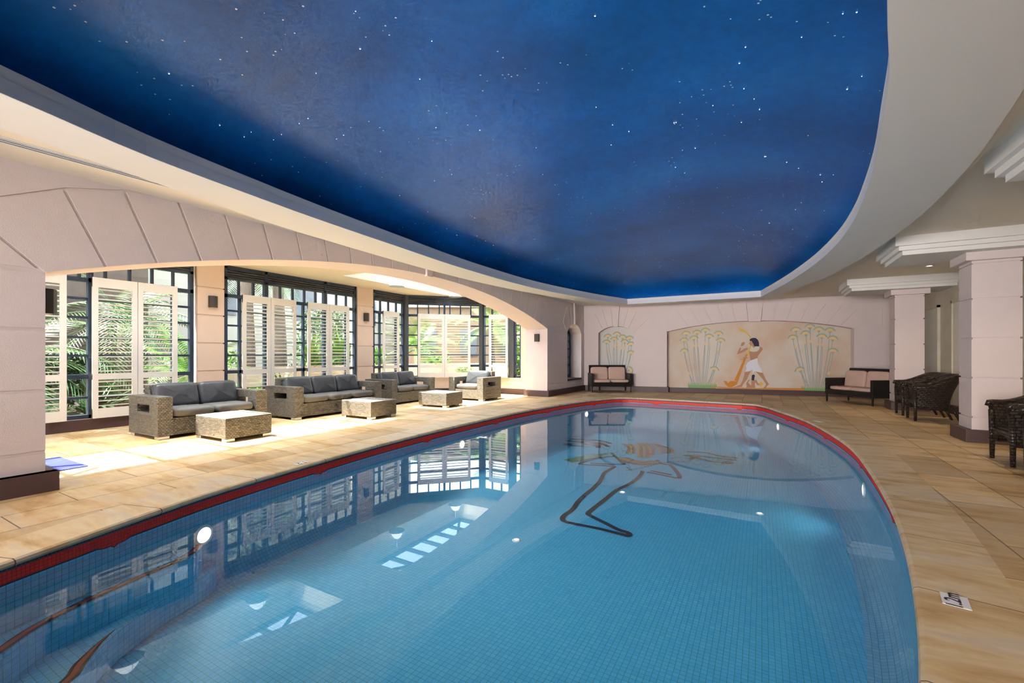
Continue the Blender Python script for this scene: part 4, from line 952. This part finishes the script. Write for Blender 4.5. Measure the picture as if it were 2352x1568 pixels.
# dark loveseats
def loveseat(loc, rz, label):
    e = empty('dark_loveseat', loc, rz, label, 'loveseat', 'black-brown loveseats with pink cushions'); W = 1.50; hw = W / 2; Dp = .80; hd = Dp / 2
    for sx, sy in ((1, 1), (1, -1), (-1, 1), (-1, -1)):
        mb = MB(); mb.tube([(sx * (hd - .035) + (-.03 if sx < 0 else 0), sy * (hw - .035), 0), (sx * (hd - .035), sy * (hw - .035), .30)], [.022, .032], 8); mb.build('leg', M['bwick'], e)
    MB().box(-hd + .05, hd, -hw + .06, hw - .06, .22, .36).build('seat_frame', M['bwick'], e, bevel=.01)
    for sg in (-1, 1):
        mb = MB(); y = sg * (hw - .04); mb.box(-hd + .02, hd, y - .04, y + .04, .22, .70); mb.build('armrest', M['bwick'], e, bevel=.012)
    R = Matrix.Translation((-hd + .06, 0, .34)) @ Matrix.Rotation(-.16, 4, 'Y')
    mb = MB(); mb.box(-.035, .035, -hw + .05, hw - .05, 0, .66, R); mb.build('backrest', M['bwick'], e, bevel=.012)
    for sg in (-1, 1):
        c = xf(cushion(.66, .66, .11, .18, seed=3), Matrix.Translation((.04, sg * .335, .415))); c.build('seat_cushion', M['rose'], e, True)
        c = xf(cushion(.655, .52, .12, .2, seed=4), Matrix.Translation((-hd + .16, sg * .335, .67)) @ Matrix.Rotation(-.16, 4, 'Y') @ Matrix.Rotation(PI / 2, 4, 'Y')); c.build('back_cushion', M['rose'], e, True)
    return e
def ang_of(v): return math.atan2(v[1], v[0])
f1 = norm2(.50, -.87); c1 = (-4.82, 16.0)
lv = loveseat((c1[0] - f1[0] * .40, c1[1] - f1[1] * .40 , 0), ang_of(f1), 'dark loveseat with two pink cushions in front of the small flower niche')
f2 = norm2(-.78, -.63); c2 = (2.12, 15.75)
copied(lv, (c2[0] - f2[0] * .42, c2[1] - f2[1] * .42, 0), ang_of(f2), 'dark loveseat turned sideways beside the far column, right of the mural')
# wicker tub chairs
def tub_chair(loc, rz, label):
    e = empty('wicker_tub_chair', loc, rz, label, 'armchair', 'dark brown wicker tub chairs'); hw = .30
    # shell plan: front left -> back -> front right (front = +x)
    plan = [(.34, -.29), (.20, -.315), (.0, -.32), (-.16, -.30), (-.27, -.22), (-.31, 0), (-.27, .22), (-.16, .30), (.0, .32), (.20, .315), (.34, .29)]
    plan = catmull(plan, 3, False); n = len(plan); rows_o, rows_i = [], []
    for zi in range(8):
        t = zi / 7; ro, ri = [], []
        for i, (x, y) in enumerate(plan):
            s = abs(i / (n - 1) - .5) * 2; back = 1 - min(1, max(0, (s - .35) / .45))
            back = back * back * (3 - 2 * back)
            top = .76 + .20 * back; z = .24 + (top - .24) * t
            fl = .86 + .20 * t ** 1.6 + .10 * t * t * back
            ro.append((x * fl - (.13 * t * t * back), y * (fl + .02), z)); ri.append(((x * fl - (.13 * t * t * back)) * .90 + .0, y * (fl + .02) * .89, z))
        rows_o.append(ro); rows_i.append(ri)
    mb = MB(); rws = rows_o + rows_i[::-1]; mb.loft(rws, closed=False)
    m_ = n; k = len(rws)
    mb.add([p for p in rws[0]] + [p for p in rws[-1]], [(i, i + 1, n + i + 1, n + i) for i in range(n - 1)])
    sh_ = mb.build('shell', M['dwick'], e, True)
    mb = MB(); tp = [((a[0] + b[0]) / 2, (a[1] + b[1]) / 2, a[2] + .004) for a, b in zip(rows_o[-1], rows_i[-1])]; fr = [(tp[0][0] + .015, tp[0][1], tp[0][2] - .06)]; bk = [(tp[-1][0] + .015, tp[-1][1], tp[-1][2] - .06)]
    mb.tube(fr + tp + bk, .030, 8); mb.build('arm_rail', M['dwick'], sh_, True)
    mb = MB(); mb.prism([(.30, -.25), (.30, .25), (-.20, .25), (-.26, .0), (-.20, -.25)], .34, .45); mb.build('seat', M['dwick'], e, bevel=.02)
    mb = MB(); f = lambda a, b, h: (h, a, b)
    ap = [(-.28, .26), (-.28, .42), (.28, .42), (.28, .26)] + [(.24 * math.cos(t), .25 + .11 * math.sin(t)) for t in [PI * i / 8 for i in range(9)]]
    mb.prism(ap, .28, .325, f); mb.build('front_apron', M['dwick'], e)
    for sy in (-1, 1):
        MB().tube([(.315, sy * .285, 0), (.315, sy * .285, .30), (.325, sy * .285, .66)], [.024, .030, .028], 10).build('leg', M['dwick'], e, True)
        MB().tube([(-.40, sy * .25, 0), (-.33, sy * .25, .16), (-.26, sy * .25, .34)], [.022, .028, .032], 10).build('leg', M['dwick'], e, True)
    return e
tc = tub_chair((3.13, 13.52, 0), PI, 'dark wicker tub chair of the pair by the far column, the farther one')
copied(tc, (3.13, 12.58, 0), PI, 'dark wicker tub chair of the pair by the far column, nearer to the camera')
copied(tc, (3.03, 8.13, 0), PI, 'dark wicker tub chair at the right edge in front of the near column')
copied(tc, (3.03, 7.22, 0), PI, 'dark wicker tub chair mostly cut off by the right edge of the photo')
# ---------------------------------------------------------------- depth signs
def txt(s, size, name, m, parent, loc, rz):
    c = D.curves.new(name, 'FONT'); c.body = s; c.size = size; c.align_x = 'CENTER'; c.align_y = 'CENTER'; c.extrude = .0006; c.offset = size * .012
    t = D.objects.new(name, c); COL.objects.link(t); dg = bpy.context.evaluated_depsgraph_get(); me = D.meshes.new_from_object(t.evaluated_get(dg)); D.objects.remove(t)
    me.materials.clear(); me.materials.append(m); o = D.objects.new(name, me); COL.objects.link(o); o.parent = parent; o.location = loc; o.rotation_euler = (0, 0, rz); return o
def depth_sign(corners, label, text='1.2m', flip=0, small=True):
    P = [gp(*c, 0.003) for c in corners]; cx = sum(p[0] for p in P) / 4; cy = sum(p[1] for p in P) / 4
    ux, uy = P[1][0] - P[0][0] + P[2][0] - P[3][0], P[1][1] - P[0][1] + P[2][1] - P[3][1]; L1 = math.hypot(ux, uy) / 2; a = math.atan2(uy, ux)
    L2 = (math.dist(P[0], P[3]) + math.dist(P[1], P[2])) / 2
    e = empty('depth_marker', (cx, cy, .0035), a + flip, label, 'sign', 'pool depth markers')
    MB().box(-L1 / 2, L1 / 2, -L2 / 2, L2 / 2, 0, .003).build('plate', M['whitep'], e, bevel=.001)
    return e, L1, L2
e, L1, L2 = depth_sign([(2158.2, 1358.7), (2223.3, 1374.4), (2232.7, 1402.9), (2163.8, 1385)], 'white depth marker reading 1.2m on the coping at lower right')
txt('1.2m', L2 * .62, 'depth_text', M['black'], e, (-L1 * .06, 0, .0035), PI / 2)
e, l1, l2 = depth_sign([(672, 1066), (700, 1059), (709, 1061), (688, 1067)], 'small white depth marker on the coping along the left pool edge')
txt('1.2', .11, 'depth_text', M['black'], e, (0, 0, .0035), PI)
e, l1, l2 = depth_sign([(1870, 966), (1884, 966), (1889, 969.5), (1876, 969.5)], 'small white depth marker on the far right coping')
# ================================================================ GARDEN
MB().box(-40, -11.2, -12, 34, -.3, -.02).add([], []).build('garden_ground', M['soil'], kind='structure')
mb = MB(); mb.box(-11.2, -5, 14.4, 34, -.3, -.02); mb.build('garden_ground_side', M['soil'], kind='structure')
for n_ in ('garden_ground', 'garden_ground_side'): tag(D.objects[n_], 'bare brown garden soil', 'ground'); D.objects[n_]['kind'] = 'structure'
def frond(mb, base, az, el, L_, droop, lw=.5, n=16, leaf=.028):
    pts = []; p = Vector(base); d = Vector((math.cos(az) * math.cos(el), math.sin(az) * math.cos(el), math.sin(el))); st = L_ / n
    for k in range(n + 1):
        pts.append(p.copy()); p = p + d * st; d = (d + Vector((0, 0, -droop * st))).normalized()
    mb.tube(pts, [.014 * (1 - .8 * k / n) for k in range(n + 1)], 4, False)
    side = Vector((-math.sin(az), math.cos(az), 0))
    for k in range(2, n + 1):
        for h in (0, .5):
            if k == n and h: continue
            q = pts[k] if not h else (pts[k] + pts[k - 1]) / 2
            t = (pts[k] - pts[k - 1]).normalized(); ll = lw * math.sin(PI * (.12 + .80 * k / n)) + .06
            for sg in (-1, 1):
                dr = (side * sg * .85 + t * .55 + Vector((0, 0, -.28))).normalized(); w_ = t * leaf * .6
                m1 = q + dr * ll * .5 + Vector((0, 0, .02)); mb.add([q - w_ * .4, m1 - w_, q + dr * ll, m1 + w_], [(0, 1, 2, 3)])
def palm(x, y, h, L_, nf, label, m='leaf1', r=.14, lo=-.35, trunkname=True, group='garden palms', seed=1, lw=.5):
    R = random.Random(seed); e = empty('palm_tree', (x, y, -.02), 0, label, 'palm', group)
    mb = MB(); bx = R.uniform(-.25, .25)
    if h > .3:
        mb.tube([(0, 0, 0), (bx * .3, .05, h * .35), (bx * .7, .0, h * .7), (bx, 0, h)], [r * 1.25, r, r * .9, r * .95], 12); mb.build('trunk', M['trunk'], e, True)
    mb = MB()
    for k in range(nf):
        az = 2 * PI * k / nf * 2.4 + R.uniform(-.2, .2); el = R.uniform(lo, 1.25); frond(mb, (bx, 0, h), az, el, L_ * R.uniform(.8, 1.1), R.uniform(.5, .9), lw)
    mb.build('fronds', M[m], e); return e
def bush(x, y, z, rx, ry, h, n, label, m='leaf2', group='garden shrubs', seed=1, lf=.09, name='garden_shrub'):
    R = random.Random(seed); e = empty(name, (x, y, z), 0, label, 'shrub', group); mb = MB(); st = MB()
    for k in range(n):
        a = R.uniform(0, 2 * PI); u = R.random() ** .4; zz = R.random() ** .8
        p = Vector((math.cos(a) * rx * u * (1 - .4 * zz), math.sin(a) * ry * u * (1 - .4 * zz), h * (.08 + .92 * zz)))
        d = Vector((R.uniform(-1, 1), R.uniform(-1, 1), R.uniform(-.3, 1))).normalized(); s = d.cross(Vector((R.uniform(-1, 1), R.uniform(-1, 1), R.uniform(-1, 1)))).normalized(); l = lf * R.uniform(.6, 1.3)
        mb.add([p, p + d * l * .5 + s * l * .25, p + d * l, p + d * l * .5 - s * l * .25], [(0, 1, 2, 3)])
    for k in range(5):
        a = k * 1.3; st.tube([(0, 0, 0), (math.cos(a) * rx * .3, math.sin(a) * ry * .3, h * .45), (math.cos(a) * rx * .6, math.sin(a) * ry * .6, h * .85)], .012, 5)
    mb.build('foliage', M[m], e); st.build('stems', M['trunk'], e); return e
def strap(x, y, z, h, n, label, m='leaf2', seed=1, wd=.05, group='strap-leaved plants'):
    R = random.Random(seed); e = empty('strap_leaf_plant', (x, y, z), 0, label, 'plant', group); mb = MB()
    for k in range(n):
        a = R.uniform(0, 2 * PI); el = R.uniform(.5, 1.45); L_ = h * R.uniform(.7, 1.15); d = Vector((math.cos(a) * math.cos(el), math.sin(a) * math.cos(el), math.sin(el))); p = Vector((0, 0, 0)); s = Vector((-math.sin(a), math.cos(a), 0)); A, B = [], []
        for i in range(8):
            w_ = wd * math.sin(PI * (.15 + .85 * i / 7)) + .002; A.append(p - s * w_); B.append(p + s * w_); p = p + d * L_ / 7; d = (d + Vector((0, 0, -.16))).normalized()
        mb.add(A + B, [(i, i + 1, 9 + i, 8 + i) for i in range(7)])
    mb.build('leaves', M[m], e); return e
# timber screen and building behind
tag(MB().box(-17.6, -17.4, -8, 6.7, 0, 8.5).build('timber_fence', M['fence'], bevel=.01), 'dark timber screen behind the palms at the left', 'fence')
bl = empty('apartment_building', (-22, 14, 0), 0, 'pale beige building behind the garden, seen through the middle window', 'building')
mb = MB(); mb.box(-1, 1, -6.5, 9, 0, 9); mb.build('outer_wall', M['bwall'], bl)
for k in range(3): MB().box(1.0, 1.06, -4 + k * 4.2, -2.6 + k * 4.2, 3.2, 4.8).build('building_window', M['slate2'], bl)
tb = empty('terracotta_house', (-15.0, 24.0, 0), .5, 'orange terracotta garden house seen beyond the bay window', 'building')
MB().box(-5, 5, -2, 2, 0, 4.2).build('outer_wall', M['terra'], tb); MB().box(-5.2, 5.2, -2.2, 2.2, 4.2, 4.5).build('roof', M['rwall'], tb)
for k in range(4): MB().box(-4.2 + k * 2.4, -3.2 + k * 2.4, -2.05, -2.0, 1.3, 2.9).build('house_window', M['slate2'], tb)
# curved planter wall
pl = catmull([(-14.2, 6.0), (-13.6, 8.5), (-13.4, 11.0), (-13.0, 13.5), (-11.8, 16.0), (-9.8, 17.6), (-6.5, 18.6)], 6, False)
def wall_strip(line, th, z0, z1, name, m):
    mb = MB(); A = []; B = []
    for i in range(len(line)):
        a = line[max(i - 1, 0)]; b = line[min(i + 1, len(line) - 1)]; t = norm2(b[0] - a[0], b[1] - a[1]); A.append((line[i][0] - t[1] * th, line[i][1] + t[0] * th)); B.append(line[i])
    mb.prism(A + B[::-1], z0, z1); return mb.build(name, m)
tag(wall_strip(pl, .25, -.02, 1.0, 'planter_wall', M['rwall']), 'curved beige garden planter wall outside the windows', 'garden wall')
tag(wall_strip([(x - 1.3, y + .6) for x, y in pl], .9, -.02, .9, 'planter_bed', M['soil']), 'raised soil bed behind the curved planter wall', 'planting bed')
palm(-13.2, 2.6, 1.2, 2.6, 26, 'dense low palm filling the view beside the near shutter', 'leaf1', seed=3, lw=.6)
palm(-15.0, 5.2, 2.2, 2.6, 24, 'tall palm with dark trunk behind the large shutter pair', 'leaf1', seed=5)
palm(-14.2, 0.4, 2.4, 2.6, 22, 'palm at the far left behind the hidden shutter', 'leaf2', seed=9)
palm(-12.9, 5.9, .9, 1.7, 20, 'small bright palm outside the first wall pier', 'leaf2', seed=11, lw=.4)
palm(-15.4, 8.7, 4.6, 2.4, 20, 'palm whose thick bark trunk shows in the top panes of the middle window', 'leaf1', r=.24, seed=12)
palm(-14.9, 9.6, 5.0, 2.2, 18, 'palm with mottled trunk next to the thick one', 'leaf1', r=.20, seed=13)
palm(-13.5, 15.4, 1.7, 2.2, 24, 'bright palm behind the angled bay window', 'leaf2', seed=14)
palm(-9.0, 18.2, 2.2, 2.2, 24, 'bright palm behind the single bay shutter', 'leaf2', seed=15)
palm(-12.2, 19.5, 2.9, 2.4, 24, 'tall yellow-green palm beyond the planter wall', 'leaf2', seed=16)
strap(-13.6, 9.9, 1.0 - .1, 1.3, 60, 'strappy green plant on the planter behind the middle shutter', 'leaf2', 4)
strap(-14.2, 11.6, .9, 1.6, 70, 'large strappy plant with pale leaves behind the middle window', 'leaf2', 5, .07)
strap(-13.8, 13.2, .9, 1.2, 50, 'strappy plant left of the angled bay window', 'leaf2', 6)
strap(-12.4, 8.1, 0, 1.1, 50, 'strappy plant low outside the middle window', 'leaf1', 7)
strap(-12.6, 3.9, 0, 1.2, 60, 'strappy dark plant low outside the large shutter pair', 'leaf3', 8)
for k, (x, y, z, rx, ry, h, n, m, lb) in enumerate([(-14.4, 7.3, .9, .6, .9, .55, 900, 'leaf2', 'leafy hedge clump on the planter near the first pier'), (-13.9, 10.6, .88, .5, .9, .45, 900, 'leaf2', 'leafy hedge clump on the planter behind the middle shutters'), (-13.6, 12.6, .88, .5, .8, .4, 800, 'leaf2', 'light green hedge clump near the second pier'), (-12.6, 15.6, .88, .7, .6, .4, 800, 'leaf2', 'light green hedge clump behind the bay window'), (-12.2, 10.4, 0, .45, .6, .5, 700, 'leaf2', 'small light shrub low outside the second pier'), (-12.3, 7.0, 0, .5, .7, .45, 800, 'leaf2', 'small shrub low outside the middle window'), (-8.0, 15.3, 0, .7, .5, 1.2, 1300, 'leaf2', 'yellow-green shrub right outside the bay window'), (-10.9, 15.2, 0, .5, .5, .9, 900, 'leaf2', 'light green shrub outside the angled bay window'), (-13.5, 1.3, 0, .8, .8, 1.1, 1400, 'leaf3', 'dark green shrub low at the far left'), (-14.6, 4.0, 0, .8, 1.0, 1.4, 1600, 'leaf3', 'dark green shrub behind the large shutter pair'), (-16.3, 12.4, 0, 1.2, 1.4, 3.2, 2200, 'leaf1', 'tall leafy shrub before the beige building'), (-10.6, 20.6, 0, 1.6, 1.0, 3.0, 2200, 'leaf2', 'tall leafy shrub beyond the bay window')]):
    bush(x, y, z, rx, ry, h, n, lb, m, seed=20 + k, lf=.16 if h > 1 else .10)
# ================================================================ LIGHT
w = D.worlds.new('sky'); SC.world = w; w.use_nodes = True; nt = w.node_tree; bg = nt.nodes['Background']
sk = nt.nodes.new('ShaderNodeTexSky'); sk.sky_type = 'NISHITA'; sk.sun_disc = False; sk.sun_elevation = math.radians(68); sk.sun_rotation = math.radians(200); sk.air_density = 1.0; sk.dust_density = 2.5
hs = nt.nodes.new('ShaderNodeHueSaturation'); hs.inputs['Saturation'].default_value = .55; nt.links.new(sk.outputs[0], hs.inputs['Color']); nt.links.new(hs.outputs[0], bg.inputs[0]); bg.inputs[1].default_value = 1.9
sl = D.lights.new('sun', 'SUN'); sl.energy = 24.0; sl.angle = math.radians(.6); sl.color = (1, .88, .72)
so = D.objects.new('sun', sl); COL.objects.link(so); so.rotation_euler = Vector((-0.27, -0.20, 1)).to_track_quat('Z', 'Y').to_euler(); so.location = (-12, 2, 14)
def area(name, loc, target, sx, sy, e, col):
    l = D.lights.new(name, 'AREA'); l.shape = 'RECTANGLE'; l.size = sx; l.size_y = sy; l.energy = e; l.color = col
    o = D.objects.new(name, l); COL.objects.link(o); o.location = loc; o.rotation_euler = (Vector(loc) - Vector(target)).to_track_quat('Z', 'Y').to_euler(); return o
area('near_fill', (-3.8, -4.0, 1.9), (-6.0, 8, 1.7), 5.0, 2.6, 125, (1.0, .97, .95))  # added fill panel; the near wall has no window
fa = area('far_wall_fill', (-3.0, -3.9, 1.7), (-1.2, 17, 1.75), 6.0, 2.4, 190, (1.0, .95, .93)); fa.data.spread = math.radians(64)  # added narrow-spread fill aimed at the far wall, no doorway modelled
area('alcove_fill', (-9.3, -4.0, 1.9), (-9.0, 8, 1.8), 3.0, 2.6, 120, (1.0, .97, .92))  # added fill for the alcove, set before a solid wall
# ================================================================ CAMERA
cam = D.cameras.new('camera'); cam.sensor_width = 36; cam.lens = FP / 2352 * 36; cam.shift_y = (HY - 784) / 2352; cam.clip_start = .02
co = D.objects.new('camera', cam); COL.objects.link(co); co.location = (0, 0, EYE); co.rotation_euler = (PI / 2, 0, TH); SC.camera = co
vs = SC.view_settings; vs.view_transform = 'Standard'; vs.look = 'None'; vs.gamma = 1; vs.use_curve_mapping = False; vs.exposure = 0.6
cy = SC.cycles; cy.use_denoising = True; cy.max_bounces = 7; cy.diffuse_bounces = 3; cy.use_adaptive_sampling = True; cy.adaptive_threshold = 0.11; cy.time_limit = 1150; cy.adaptive_min_samples = 12; cy.glossy_bounces = 3; cy.transparent_max_bounces = 12; cy.caustics_reflective = False; cy.caustics_refractive = False
cy.sample_clamp_indirect = 6.0
try: cy.denoiser = 'OPENIMAGEDENOISE'
except Exception: pass
